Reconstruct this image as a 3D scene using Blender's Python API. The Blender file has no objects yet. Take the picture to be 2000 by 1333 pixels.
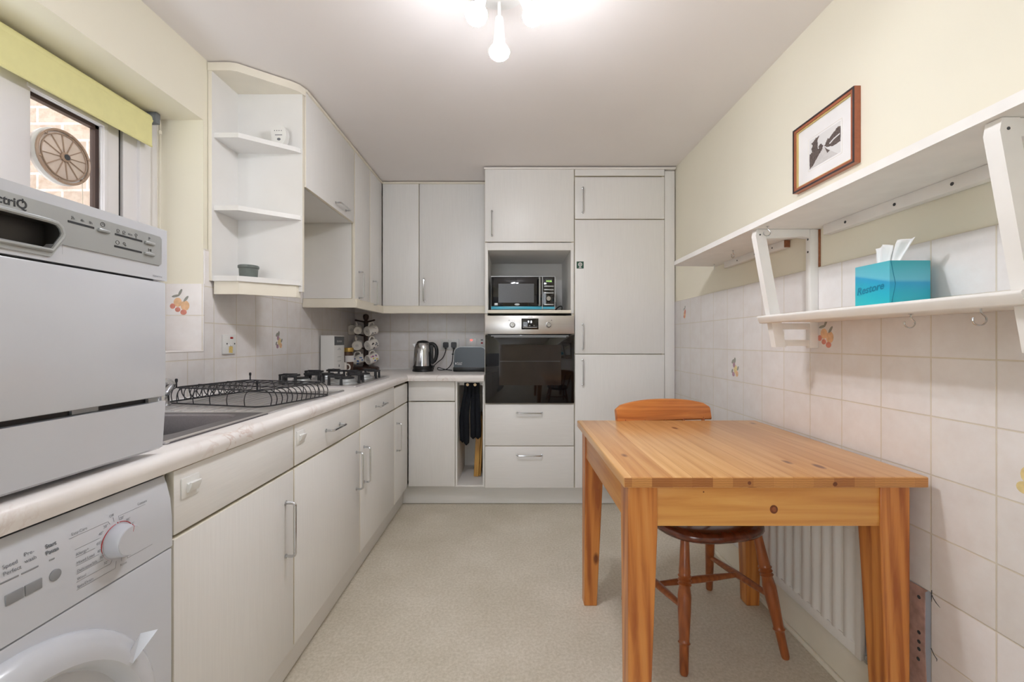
import bpy, bmesh, math, random
from mathutils import Vector, Matrix
from math import sin, cos, pi, radians

random.seed(7)
SC = bpy.context.scene
COL = SC.collection

# ------------------------------------------------------------------ camera
CAM_Z = 1.12
cam_d = bpy.data.cameras.new('camera')
cam_d.sensor_width = 36.0
cam_d.lens = 15.3
cam_d.clip_start = 0.05
cam = bpy.data.objects.new('camera', cam_d)
cam.location = (0, 0, CAM_Z)
cam.rotation_euler = (radians(90), 0, 0)
COL.objects.link(cam)
SC.camera = cam

# ------------------------------------------------------------------ world, exposure
EXPOSURE = 1.22
SC.view_settings.view_transform = 'Standard'
SC.view_settings.look = 'None'
SC.view_settings.gamma = 1.0
SC.view_settings.use_curve_mapping = False
SC.view_settings.exposure = EXPOSURE
SC.cycles.use_denoising = True
SC.cycles.max_bounces = 10
SC.cycles.diffuse_bounces = 6
SC.cycles.sample_clamp_indirect = 6.0
SC.cycles.caustics_reflective = False
SC.cycles.caustics_refractive = False
SKY = 2.6                      # overcast daylight
BULB = 140.0                    # radiance of the ceiling bulbs
w = bpy.data.worlds.new('overcast_sky')
SC.world = w
w.use_nodes = True
bg = w.node_tree.nodes['Background']
bg.inputs[0].default_value = (0.88, 0.94, 1.0, 1)
bg.inputs[1].default_value = SKY

# room dimensions
XL, XR, YB, YF, ZC = -1.27, 1.10, 3.50, -1.50, 2.288
WT = 0.894                     # worktop height

# ------------------------------------------------------------------ materials
def lin(c):
    return tuple(((x / 255) / 12.92 if x / 255 <= .04045 else ((x / 255 + .055) / 1.055) ** 2.4) for x in c)

def new_mat(name):
    m = bpy.data.materials.new(name)
    m.use_nodes = True
    nt = m.node_tree
    b = nt.nodes['Principled BSDF']
    return m, nt, b

def N(nt, typ, **kw):
    n = nt.nodes.new(typ)
    for k, v in kw.items():
        if k.startswith('i_'):
            n.inputs[k[2:].replace('_', ' ')].default_value = v
        else:
            setattr(n, k, v)
    return n

def L(nt, a, b):
    nt.links.new(a, b)

def coords(nt, scale=(1, 1, 1), rot=(0, 0, 0), loc=(0, 0, 0)):
    tc = N(nt, 'ShaderNodeTexCoord')
    mp = N(nt, 'ShaderNodeMapping')
    mp.inputs['Scale'].default_value = scale
    mp.inputs['Rotation'].default_value = rot
    mp.inputs['Location'].default_value = loc
    L(nt, tc.outputs['Object'], mp.inputs[0])
    return mp.outputs[0]

def ramp(nt, fac, stops):
    r = N(nt, 'ShaderNodeValToRGB')
    el = r.color_ramp.elements
    while len(el) < len(stops):
        el.new(0.5)
    for e, (p, c) in zip(el, stops):
        e.position = p
        e.color = tuple(c) + (1,) if len(c) == 3 else c
    L(nt, fac, r.inputs[0])
    return r.outputs[0]

def mixc(nt, fac, a, b, mode='MIX'):
    n = N(nt, 'ShaderNodeMix', data_type='RGBA', blend_type=mode)
    for i, s in ((0, fac), (6, a), (7, b)):
        if hasattr(s, 'links'):
            L(nt, s, n.inputs[i])
        elif i == 0:
            n.inputs[0].default_value = s
        else:
            n.inputs[i].default_value = tuple(s) + (1,)
    return n.outputs[2]

def bump(nt, b, h, strength=.2, dist=.002):
    n = N(nt, 'ShaderNodeBump')
    n.inputs['Strength'].default_value = strength
    n.inputs['Distance'].default_value = dist
    L(nt, h, n.inputs['Height'])
    L(nt, n.outputs[0], b.inputs['Normal'])

def noise(nt, vec, scale, detail=3, rough=.5, dist=0):
    n = N(nt, 'ShaderNodeTexNoise')
    n.inputs['Scale'].default_value = scale
    n.inputs['Detail'].default_value = detail
    n.inputs['Roughness'].default_value = rough
    n.inputs['Distortion'].default_value = dist
    L(nt, vec, n.inputs['Vector'])
    return n.outputs[0]

def plain(name, c, rough=.5, metal=0, var=.04, scale=8, spec=.5, coat=0):
    """a surface of one colour with slight mottling"""
    m, nt, b = new_mat(name)
    l = lin(c)
    f = noise(nt, coords(nt), scale, 2)
    col = ramp(nt, f, [(.3, tuple(x * (1 - var) for x in l)), (.7, tuple(min(1, x * (1 + var)) for x in l))])
    L(nt, col, b.inputs['Base Color'])
    b.inputs['Roughness'].default_value = rough
    b.inputs['Metallic'].default_value = metal
    b.inputs['Specular IOR Level'].default_value = spec
    b.inputs['Coat Weight'].default_value = coat
    return m

def emit(name, c, strength):
    m, nt, b = new_mat(name)
    b.inputs['Base Color'].default_value = lin(c) + (1,)
    b.inputs['Emission Color'].default_value = lin(c) + (1,)
    b.inputs['Emission Strength'].default_value = strength
    return m

def laminate(name, c, axis=2, var=.025, rough=.38):
    """woodgrain-embossed white laminate, streaks along one axis"""
    m, nt, b = new_mat(name)
    l = lin(c)
    s = [70, 70, 70]; s[axis] = 2.2
    v = coords(nt, tuple(s))
    f = noise(nt, v, 3.0, 4, .6, .4)
    col = ramp(nt, f, [(.3, tuple(x * (1 - var) for x in l)), (.7, tuple(min(1, x * (1 + var)) for x in l))])
    L(nt, col, b.inputs['Base Color'])
    b.inputs['Roughness'].default_value = rough
    bump(nt, b, f, .12, .001)
    return m

def tile_mat(name, a, b_, size, oa, ob, mortar=.0022):
    """square glazed wall tiles; a,b_ = which world axes run across and up"""
    m, nt, b = new_mat(name)
    tc = N(nt, 'ShaderNodeTexCoord')
    sp = N(nt, 'ShaderNodeSeparateXYZ')
    L(nt, tc.outputs['Object'], sp.inputs[0])
    def off(i, o):
        n = N(nt, 'ShaderNodeMath', operation='SUBTRACT')
        L(nt, sp.outputs[i], n.inputs[0]); n.inputs[1].default_value = o
        return n.outputs[0]
    cb = N(nt, 'ShaderNodeCombineXYZ')
    L(nt, off(a, oa - 30 * size), cb.inputs[0]); L(nt, off(b_, ob - 30 * size), cb.inputs[1])
    br = N(nt, 'ShaderNodeTexBrick', offset=0.0, squash=1.0)
    br.inputs['Scale'].default_value = 1
    br.inputs['Brick Width'].default_value = size
    br.inputs['Row Height'].default_value = size
    br.inputs['Mortar Size'].default_value = mortar
    br.inputs['Mortar Smooth'].default_value = .3
    br.inputs['Color1'].default_value = lin((240, 238, 238)) + (1,)
    br.inputs['Color2'].default_value = lin((236, 233, 232)) + (1,)
    br.inputs['Mortar'].default_value = lin((225, 218, 204)) + (1,)
    L(nt, cb.outputs[0], br.inputs['Vector'])
    f = noise(nt, tc.outputs['Object'], 16, 4, .6)
    mot = ramp(nt, f, [(.3, lin((247, 244, 242))), (.75, lin((255, 255, 255)))])
    L(nt, mixc(nt, 1.0, br.outputs['Color'], mot, 'MULTIPLY'), b.inputs['Base Color'])
    inv = N(nt, 'ShaderNodeMath', operation='SUBTRACT'); inv.inputs[0].default_value = 1
    L(nt, br.outputs['Fac'], inv.inputs[1])
    bump(nt, b, inv.outputs[0], .6, .0015)
    b.inputs['Roughness'].default_value = .3
    return m

def wood(name, axis, ca, cb, cc, scale=1.0, rough=.38, knots=.0, staves=None, coat=.15, wave=.16):
    """varnished pine, grain along one axis; staves = glued strips (across axis index, along axis index)"""
    m, nt, b = new_mat(name)
    s = [26 * scale] * 3; s[axis] = 1.3 * scale
    v = coords(nt, tuple(s))
    f = noise(nt, v, 1.0, 5, .62, 1.2)
    wv = N(nt, 'ShaderNodeTexWave', wave_type='BANDS', bands_direction='DIAGONAL')
    wv.inputs['Scale'].default_value = 1.1
    wv.inputs['Distortion'].default_value = 7
    wv.inputs['Detail'].default_value = 3
    wv.inputs['Detail Scale'].default_value = .8
    s2 = [14 * scale] * 3; s2[axis] = .9 * scale
    L(nt, coords(nt, tuple(s2)), wv.inputs['Vector'])
    mm = N(nt, 'ShaderNodeMath', operation='MULTIPLY_ADD')
    L(nt, wv.outputs[0], mm.inputs[0]); mm.inputs[1].default_value = wave
    L(nt, f, mm.inputs[2])
    col = ramp(nt, mm.outputs[0], [(.36, lin(ca)), (.60, lin(cb)), (.85, lin(cc))])
    if staves:
        ac, al = staves
        tc = N(nt, 'ShaderNodeTexCoord'); sp = N(nt, 'ShaderNodeSeparateXYZ'); cbn = N(nt, 'ShaderNodeCombineXYZ')
        L(nt, tc.outputs['Object'], sp.inputs[0])
        ad = N(nt, 'ShaderNodeMath', operation='ADD'); L(nt, sp.outputs[al], ad.inputs[0]); ad.inputs[1].default_value = 5
        ad2 = N(nt, 'ShaderNodeMath', operation='ADD'); L(nt, sp.outputs[ac], ad2.inputs[0]); ad2.inputs[1].default_value = 5
        L(nt, ad.outputs[0], cbn.inputs[0]); L(nt, ad2.outputs[0], cbn.inputs[1])
        br = N(nt, 'ShaderNodeTexBrick', offset=.37, squash=1.0)
        br.inputs['Scale'].default_value = 1
        br.inputs['Brick Width'].default_value = 4.0
        br.inputs['Row Height'].default_value = .052
        br.inputs['Mortar Size'].default_value = .0006
        br.inputs['Color1'].default_value = (1, 1, 1, 1)
        br.inputs['Color2'].default_value = lin((226, 206, 182)) + (1,)
        br.inputs['Mortar'].default_value = lin((205, 175, 140)) + (1,)
        L(nt, cbn.outputs[0], br.inputs['Vector'])
        col = mixc(nt, 1.0, col, br.outputs['Color'], 'MULTIPLY')
    if knots:
        s3 = [1, 1, 1]; s3[axis] = .45
        vo = N(nt, 'ShaderNodeTexVoronoi')
        vo.inputs['Scale'].default_value = 7 * scale
        L(nt, coords(nt, tuple(s3), loc=(3.1, 1.7, 2.2)), vo.inputs['Vector'])
        k = ramp(nt, vo.outputs['Distance'], [(0, (1, 1, 1)), (knots, (1, 1, 1)), (knots * 1.9, (0, 0, 0))])
        col = mixc(nt, k, col, lin((116, 62, 28)))
    L(nt, col, b.inputs['Base Color'])
    b.inputs['Roughness'].default_value = rough
    b.inputs['Coat Weight'].default_value = coat
    b.inputs['Coat Roughness'].default_value = .25
    bump(nt, b, f, .05, .001)
    return m

def brushed(name, c, axis=0, rough=.32):
    m, nt, b = new_mat(name)
    l = lin(c)
    s = [260, 260, 260]; s[axis] = 3
    f = noise(nt, coords(nt, tuple(s)), 1, 2)
    L(nt, ramp(nt, f, [(.3, tuple(x * .9 for x in l)), (.7, l)]), b.inputs['Base Color'])
    b.inputs['Metallic'].default_value = 1
    b.inputs['Roughness'].default_value = rough
    return m

def glass(name, c=(255, 255, 255), rough=0.0):
    m, nt, b = new_mat(name)
    tr = N(nt, 'ShaderNodeBsdfTransparent'); tr.inputs[0].default_value = lin(c) + (1,)
    gl = N(nt, 'ShaderNodeBsdfGlossy'); gl.inputs['Roughness'].default_value = rough
    mx = N(nt, 'ShaderNodeMixShader')
    mx.inputs[0].default_value = .06
    L(nt, tr.outputs[0], mx.inputs[1]); L(nt, gl.outputs[0], mx.inputs[2])
    L(nt, mx.outputs[0], nt.nodes['Material Output'].inputs[0])
    return m

M = {}
M['cream_paint'] = plain('cream_paint', (236, 231, 214), .8, var=.02, scale=2.5, spec=.2)
M['ceiling_paint'] = plain('ceiling_paint', (238, 233, 231), .85, var=.015, scale=2, spec=.2)
M['lam'] = laminate('white_woodgrain_laminate', (232, 231, 229), 2)
M['lam_h'] = laminate('white_woodgrain_laminate_across', (232, 231, 229), 1)
M['lam_x'] = laminate('white_woodgrain_laminate_level', (232, 231, 229), 0)
M['carcass'] = plain('white_carcass_board', (232, 231, 229), .45, var=.015)
M['edge'] = plain('cream_edging', (234, 228, 213), .5, var=.03)
M['shelf_white'] = plain('white_painted_wood', (238, 235, 231), .5, var=.03, scale=14)
M['chip'] = plain('brown_chipboard', (150, 96, 66), .8, var=.15, scale=120)
M['upvc'] = plain('white_window_plastic', (232, 230, 232), .3, var=.01)
M['brown_frame'] = plain('brown_window_frame', (62, 44, 40), .4, var=.08)
M['glass'] = glass('clear_glass')
M['tile_r'] = tile_mat('tiles_right', 1, 2, .1535, .983, .463)
M['tile_l'] = tile_mat('tiles_left', 1, 2, .1505, 2.147, WT)
M['tile_b'] = tile_mat('tiles_back', 0, 2, .1505, -.525, WT)
M['tile_rev'] = tile_mat('tiles_reveal', 0, 2, .1505, -1.27, WT + .03)
M['grey_paint'] = plain('blue_grey_paint', (176, 182, 194), .7, var=.05)
M['pink_plaster'] = plain('pink_plaster', (186, 150, 138), .9, var=.18, scale=40)
M['chrome'] = plain('chrome', (205, 207, 210), .14, 1, var=.01)
M['steel'] = brushed('brushed_steel', (200, 197, 194), 0)
M['steel_y'] = brushed('brushed_steel_sink', (222, 221, 222), 1, .36)
M['steel_bowl_shaded'] = brushed('brushed_steel_bowl_shaded', (132, 130, 134), 1, .5)  # same steel as the drainer, bowl shade put into a darker colour
M['silver'] = plain('silver_plastic', (172, 175, 176), .35, .35, var=.02)
M['white_enamel_shaded'] = plain('white_enamel_shaded', (202, 205, 212), .22, var=.01, coat=.3)  # white greyed down, shading on the appliances put into the colour
M['white_plastic'] = plain('white_plastic', (232, 232, 230), .35, var=.01)
M['grey_plastic'] = plain('grey_plastic', (140, 142, 146), .4, var=.02)
M['black'] = plain('black_plastic', (24, 25, 27), .35, var=.05)
M['black_gloss'] = plain('black_glass', (14, 14, 16), .05, var=.02, spec=.6)
M['iron'] = plain('cast_iron', (42, 43, 46), .55, var=.1, scale=60)
M['wire'] = plain('black_coated_wire', (32, 34, 40), .35)
M['ink'] = plain('dark_print', (62, 64, 68), .6)
M['ink_dark'] = plain('near_black_print', (36, 38, 42), .5)
M['pocket'] = plain('dark_grey_recess', (66, 64, 63), .4)
M['ink_grey'] = plain('grey_print', (112, 116, 122), .6)
M['red'] = plain('red_plastic', (170, 30, 34), .4)
M['red_lit'] = emit('red_neon', (255, 60, 50), 2.0)
M['green_lit'] = emit('green_digits', (180, 235, 120), .9)
M['white_lit'] = emit('white_digits', (245, 248, 255), 1.2)
M['bulb'] = emit('lit_bulb', (246, 248, 255), BULB)
M['bulb_back'] = emit('glowing_bulb_glass', (250, 249, 252), 4.0)
M['peg_wood'] = plain('pale_peg_wood', (236, 216, 178), .5)
M['white_gloss'] = plain('white_gloss_paint', (236, 232, 224), .3)
M['dial_grey'] = plain('pale_grey_plastic', (192, 194, 202), .3)
M['blind'] = plain('yellow_blind_fabric', (231, 226, 168), .8, var=.02, scale=30, spec=.1)
M['cord'] = plain('cream_cord', (226, 220, 205), .7)
M['mug'] = plain('white_glazed_china', (236, 232, 225), .2, var=.02)
M['darkwood'] = wood('dark_stained_wood', 2, (38, 24, 20), (58, 36, 29), (78, 50, 40), 1.5)
M['grey_lid'] = plain('slate_blue_enamel', (50, 59, 67), .28, var=.02)
M['ramekin'] = plain('grey_green_stoneware', (104, 112, 108), .4, var=.12, scale=30)
M['cloth_black'] = plain('black_quilted_cloth', (27, 29, 34), .9, var=.15, scale=50, spec=.2)
M['bamboo'] = wood('bamboo_board', 2, (222, 178, 104), (206, 158, 84), (176, 124, 62), 1.2)
M['pine_top'] = wood('pine_tabletop', 1, (228, 184, 128), (220, 170, 110), (202, 146, 86), 1.0, .3, .05, (0, 1), .3)
def mk_end():
    m, nt, b = new_mat('pine_end_grain')
    tc = N(nt, 'ShaderNodeTexCoord'); sp = N(nt, 'ShaderNodeSeparateXYZ'); cb = N(nt, 'ShaderNodeCombineXYZ')
    L(nt, tc.outputs['Object'], sp.inputs[0]); L(nt, sp.outputs[0], cb.inputs[0])
    ad = N(nt, 'ShaderNodeMath', operation='ADD'); ad.inputs[1].default_value = 5
    L(nt, sp.outputs[0], ad.inputs[0]); L(nt, ad.outputs[0], cb.inputs[0])
    ad2 = N(nt, 'ShaderNodeMath', operation='ADD'); ad2.inputs[1].default_value = 5
    L(nt, sp.outputs[2], ad2.inputs[0]); L(nt, ad2.outputs[0], cb.inputs[1])
    br = N(nt, 'ShaderNodeTexBrick', offset=0.0, squash=1.0)
    br.inputs['Scale'].default_value = 1; br.inputs['Brick Width'].default_value = .052; br.inputs['Row Height'].default_value = 20
    br.inputs['Mortar Size'].default_value = .0001
    br.inputs['Color1'].default_value = lin((206, 146, 82)) + (1,); br.inputs['Color2'].default_value = lin((156, 94, 48)) + (1,); br.inputs['Mortar'].default_value = lin((140, 84, 44)) + (1,)
    L(nt, cb.outputs[0], br.inputs['Vector'])
    wv = N(nt, 'ShaderNodeTexWave', wave_type='RINGS'); wv.inputs['Scale'].default_value = 60; wv.inputs['Distortion'].default_value = 3
    L(nt, tc.outputs['Object'], wv.inputs['Vector'])
    g = ramp(nt, wv.outputs[0], [(.2, lin((238, 230, 222))), (.8, (1, 1, 1))])
    L(nt, mixc(nt, 1.0, br.outputs['Color'], g, 'MULTIPLY'), b.inputs['Base Color'])
    b.inputs['Roughness'].default_value = .35
    return m
M['pine_end'] = mk_end()
M['pine_x'] = wood('pine_apron_x', 0, (222, 166, 92), (212, 150, 76), (194, 126, 58), 1.0, .35, .04)
M['pine_y'] = wood('pine_apron_y', 1, (218, 158, 86), (206, 140, 70), (188, 118, 54), 1.0, .35, .04)
M['pine_z'] = wood('pine_leg', 2, (214, 148, 78), (202, 128, 60), (160, 86, 36), 1.0, .35, .055, wave=.26)
M['chair_rail'] = wood('chair_pine_rail', 0, (208, 136, 68), (194, 118, 54), (164, 90, 40), 1.3, .32)
M['chair_z'] = wood('chair_pine_leg', 2, (166, 94, 48), (148, 80, 38), (120, 60, 28), 1.4, .3)
M['chair_seat'] = wood('chair_pine_seat', 1, (112, 54, 32), (96, 44, 26), (76, 34, 22), 1.0, .14, coat=.6)
M['frame_wood'] = plain('mahogany_frame', (166, 98, 70), .35, var=.1, scale=60)
M['frame_dark'] = plain('dark_moulding', (62, 52, 56), .4)
M['gold'] = plain('gold_slip', (216, 192, 128), .4, .2, var=.05)
M['mount'] = plain('white_mount_card', (238, 236, 236), .8)
M['radiator'] = plain('white_radiator_enamel', (230, 228, 224), .35, var=.015)
M['copper'] = plain('copper_pipe', (186, 140, 110), .4, .8)
M['blue_strip'] = plain('blue_tape', (70, 176, 206), .3)
M['tissue'] = plain('white_tissue', (238, 238, 238), .9, spec=.1)
M['green'] = plain('dark_green_print', (22, 74, 56), .5)
M['f_orange'] = plain('printed_apricot', (232, 190, 148), .35, var=.12, scale=60)
M['f_red'] = plain('printed_cherry', (214, 138, 122), .35, var=.12, scale=60)
M['f_green'] = plain('printed_leaf', (150, 150, 142), .35, var=.12, scale=60)
M['f_yellow'] = plain('printed_lemon', (226, 206, 150), .35, var=.1, scale=60)
M['f_purple'] = plain('printed_plum', (176, 140, 158), .35, var=.1, scale=60)
M['blue_print'] = plain('blue_print', (66, 108, 176), .3)
M['yellow_print'] = plain('yellow_print', (228, 208, 90), .3)
M['pink_print'] = plain('pink_print', (214, 120, 140), .3)
M['gold_lid'] = plain('gold_jar_lid', (196, 160, 80), .35, .5)
M['coffee'] = plain('brown_jar_contents', (84, 58, 44), .5, var=.3, scale=60)
M['box_grey'] = plain('dark_grey_label', (92, 96, 100), .5)

def mk_floor():
    m, nt, b = new_mat('beige_vinyl')
    v = coords(nt)
    f1 = noise(nt, v, 3.0, 4, .6); f2 = noise(nt, v, 90, 3, .7)
    c = ramp(nt, f1, [(.3, lin((210, 202, 186))), (.7, lin((225, 218, 205)))])
    sp = ramp(nt, f2, [(.35, lin((232, 230, 224))), (.65, (1, 1, 1))])
    c = mixc(nt, 1.0, c, sp, 'MULTIPLY')
    st = noise(nt, v, 1.4, 6, .75)
    s2 = ramp(nt, st, [(.66, (0, 0, 0)), (.8, (.35, .35, .35))])
    c = mixc(nt, s2, c, lin((168, 158, 134)))
    L(nt, c, b.inputs['Base Color'])
    b.inputs['Roughness'].default_value = .55
    b.inputs['Specular IOR Level'].default_value = .3
    bump(nt, b, f2, .06, .001)
    return m
M['floor'] = mk_floor()

def mk_worktop():
    m, nt, b = new_mat('marbled_cream_laminate')
    v = coords(nt)
    f = noise(nt, v, 5, 4, .6, .6)
    base = ramp(nt, f, [(.3, lin((232, 227, 225))), (.7, lin((242, 239, 237)))])
    n2 = noise(nt, coords(nt, rot=(.3, .4, .9)), 6, 5, .6, 1.8)
    vein = ramp(nt, n2, [(.47, (0, 0, 0)), (.5, (.5, .5, .5)), (.53, (0, 0, 0))])
    msk = ramp(nt, noise(nt, v, 3.2, 2), [(.48, (0, 0, 0)), (.65, (1, 1, 1))])
    vm = mixc(nt, 1.0, vein, msk, 'MULTIPLY')
    L(nt, mixc(nt, vm, base, lin((184, 148, 132))), b.inputs['Base Color'])
    b.inputs['Roughness'].default_value = .32
    return m
M['worktop'] = mk_worktop()

def mk_brick():
    m, nt, b = new_mat('pale_pink_brick')
    tc = N(nt, 'ShaderNodeTexCoord'); sp = N(nt, 'ShaderNodeSeparateXYZ'); cb = N(nt, 'ShaderNodeCombineXYZ')
    L(nt, tc.outputs['Object'], sp.inputs[0])
    ad = N(nt, 'ShaderNodeMath', operation='ADD'); ad.inputs[1].default_value = 9
    L(nt, sp.outputs[0], ad.inputs[0]); L(nt, ad.outputs[0], cb.inputs[0]); L(nt, sp.outputs[2], cb.inputs[1])
    br = N(nt, 'ShaderNodeTexBrick', offset=.5)
    br.inputs['Scale'].default_value = 1
    br.inputs['Brick Width'].default_value = .225
    br.inputs['Row Height'].default_value = .075
    br.inputs['Mortar Size'].default_value = .006
    br.inputs['Color1'].default_value = lin((168, 152, 139)) + (1,)
    br.inputs['Color2'].default_value = lin((180, 164, 150)) + (1,)
    br.inputs['Mortar'].default_value = lin((200, 190, 184)) + (1,)
    L(nt, cb.outputs[0], br.inputs['Vector'])
    f = noise(nt, tc.outputs['Object'], 30, 4, .7)
    mot = ramp(nt, f, [(.3, lin((225, 215, 205))), (.6, (1, 1, 1))])
    L(nt, mixc(nt, 1.0, br.outputs['Color'], mot, 'MULTIPLY'), b.inputs['Base Color'])
    b.inputs['Roughness'].default_value = .9
    bump(nt, b, br.outputs['Fac'], .5, -.004)
    return m
M['brick'] = mk_brick()

def mk_tissuebox():
    m, nt, b = new_mat('aqua_printed_card')
    tc = N(nt, 'ShaderNodeTexCoord'); sp = N(nt, 'ShaderNodeSeparateXYZ')
    L(nt, tc.outputs['Object'], sp.inputs[0])
    dv = N(nt, 'ShaderNodeMath', operation='MULTIPLY_ADD')
    L(nt, sp.outputs[1], dv.inputs[0]); dv.inputs[1].default_value = -.25
    L(nt, sp.outputs[2], dv.inputs[2])
    c = ramp(nt, dv.outputs[0], [(0.0, lin((48, 196, 206))), (.045, lin((40, 176, 204))), (.066, lin((44, 160, 206))), (.072, lin((104, 192, 212))), (.115, lin((72, 176, 190)))])
    L(nt, c, b.inputs['Base Color'])
    b.inputs['Roughness'].default_value = .4
    return m
M['aqua'] = mk_tissuebox()
M['aqua_ink'] = plain('teal_lettering', (16, 128, 160), .5)

# ------------------------------------------------------------------ mesh builder
class MB:
    def __init__(s):
        s.v, s.f, s.mi = [], [], []
    def add(s, vs, fs, mi=0):
        o = len(s.v)
        s.v += [tuple(p) for p in vs]
        for f in fs:
            s.f.append([i + o for i in f]); s.mi.append(mi)
        return s
    def box(s, x0, x1, y0, y1, z0, z1, bev=0, seg=2, mi=0):
        if x0 > x1: x0, x1 = x1, x0
        if y0 > y1: y0, y1 = y1, y0
        if z0 > z1: z0, z1 = z1, z0
        if bev <= 0:
            vs = [(x, y, z) for x in (x0, x1) for y in (y0, y1) for z in (z0, z1)]
            fs = [(0, 1, 3, 2), (4, 6, 7, 5), (0, 4, 5, 1), (2, 3, 7, 6), (0, 2, 6, 4), (1, 5, 7, 3)]
            return s.add(vs, fs, mi)
        bm = bmesh.new()
        bmesh.ops.create_cube(bm, size=1)
        for v in bm.verts:
            v.co = Vector(((x0 + x1) / 2 + v.co.x * (x1 - x0), (y0 + y1) / 2 + v.co.y * (y1 - y0), (z0 + z1) / 2 + v.co.z * (z1 - z0)))
        bmesh.ops.bevel(bm, geom=bm.edges[:], offset=min(bev, .49 * min(x1 - x0, y1 - y0, z1 - z0)), segments=seg, profile=.5, affect='EDGES')
        bm.verts.index_update()
        s.add([v.co[:] for v in bm.verts], [[v.index for v in f.verts] for f in bm.faces], mi)
        bm.free()
        return s
    def prism(s, poly, axis, a0, a1, mi=0):
        """extrude a 2-D outline: axis 'X' -> (y,z), 'Y' -> (x,z), 'Z' -> (x,y)"""
        n = len(poly)
        def P(p, a):
            return (a, p[0], p[1]) if axis == 'X' else (p[0], a, p[1]) if axis == 'Y' else (p[0], p[1], a)
        vs = [P(p, a0) for p in poly] + [P(p, a1) for p in poly]
        fs = [list(range(n))[::-1], list(range(n, 2 * n))] + [[i, (i + 1) % n, n + (i + 1) % n, n + i] for i in range(n)]
        return s.add(vs, fs, mi)
    def tube(s, path, r, n=8, closed=False, mi=0):
        P = [Vector(p) for p in path]
        k = len(P)
        rs = r if isinstance(r, (list, tuple)) else [r] * k
        rings = []
        up = None
        for i in range(k):
            if closed:
                t = P[(i + 1) % k] - P[i - 1]
            else:
                t = P[min(i + 1, k - 1)] - P[max(i - 1, 0)]
            t.normalize()
            if up is None:
                up = t.orthogonal().normalized()
            else:
                up = (up - t * up.dot(t))
                up = up.normalized() if up.length > 1e-6 else t.orthogonal().normalized()
            sd = t.cross(up)
            rings.append([P[i] + (up * cos(2 * pi * j / n) + sd * sin(2 * pi * j / n)) * rs[i] for j in range(n)])
        vs = [p for rg in rings for p in rg]
        fs = []
        for i in range(k if closed else k - 1):
            a, b = i * n, ((i + 1) % k) * n
            fs += [[a + j, a + (j + 1) % n, b + (j + 1) % n, b + j] for j in range(n)]
        if not closed:
            fs += [list(range(n))[::-1], list(range((k - 1) * n, k * n))]
        return s.add(vs, fs, mi)
    def lathe(s, prof, o=(0, 0, 0), ax=(0, 0, 1), n=24, mi=0):
        """prof: (radius, distance along axis)"""
        o, ax = Vector(o), Vector(ax).normalized()
        u = ax.orthogonal().normalized(); w_ = ax.cross(u)
        vs, fs = [], []
        for r, h in prof:
            r = max(r, 1e-5)
            vs += [o + ax * h + (u * cos(2 * pi * j / n) + w_ * sin(2 * pi * j / n)) * r for j in range(n)]
        for i in range(len(prof) - 1):
            fs += [[i * n + j, i * n + (j + 1) % n, (i + 1) * n + (j + 1) % n, (i + 1) * n + j] for j in range(n)]
        fs += [list(range(n))[::-1], list(range((len(prof) - 1) * n, len(prof) * n))]
        return s.add(vs, fs, mi)
    def ring(s, o, ax, r, rr, n=32, m=8, mi=0):
        o, ax = Vector(o), Vector(ax).normalized()
        u = ax.orthogonal().normalized(); w_ = ax.cross(u)
        return s.tube([o + (u * cos(2 * pi * j / n) + w_ * sin(2 * pi * j / n)) * r for j in range(n)], rr, m, True, mi)
    def flat(s, pts, o, ri, up, mi=0, t=.0004):
        """a thin printed shape: 2-D points on the plane (o, ri, up), raised t"""
        o, ri, up = Vector(o), Vector(ri), Vector(up)
        nn = ri.cross(up)
        n = len(pts)
        vs = [o + ri * p[0] + up * p[1] for p in pts] + [o + ri * p[0] + up * p[1] + nn * t for p in pts]
        fs = [list(range(n))[::-1], list(range(n, 2 * n))] + [[i, (i + 1) % n, n + (i + 1) % n, n + i] for i in range(n)]
        return s.add(vs, fs, mi)
    def text(s, body, o, ri, up, size, align='LEFT', mi=0, t=.0004, shear=0, bold=0):
        vs, fs = text_geo(body, size, align, shear, bold)
        o, ri, up = Vector(o), Vector(ri), Vector(up)
        nn = ri.cross(up)
        return s.add([o + ri * p[0] + up * p[1] + nn * t for p in vs], fs, mi)
    def moved(s, mat):
        s.v = [tuple(mat @ Vector(p)) for p in s.v]
        return s

def text_geo(body, size, align, shear, bold):
    cu = bpy.data.curves.new('lettering_outline', 'FONT')
    cu.body = body; cu.size = size; cu.align_x = align; cu.shear = shear; cu.offset = bold
    cu.resolution_u = 4
    ob = bpy.data.objects.new('lettering_outline', cu)
    COL.objects.link(ob)
    dg = bpy.context.evaluated_depsgraph_get()
    me = bpy.data.meshes.new_from_object(ob.evaluated_get(dg))
    vs = [v.co[:] for v in me.vertices]; fs = [list(p.vertices) for p in me.polygons]
    bpy.data.objects.remove(ob); bpy.data.curves.remove(cu); bpy.data.meshes.remove(me)
    return vs, fs

def base_of(o):
    v = Vector((0, 0, 0))
    while o:
        v += o.location
        o = o.parent
    return v

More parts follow.
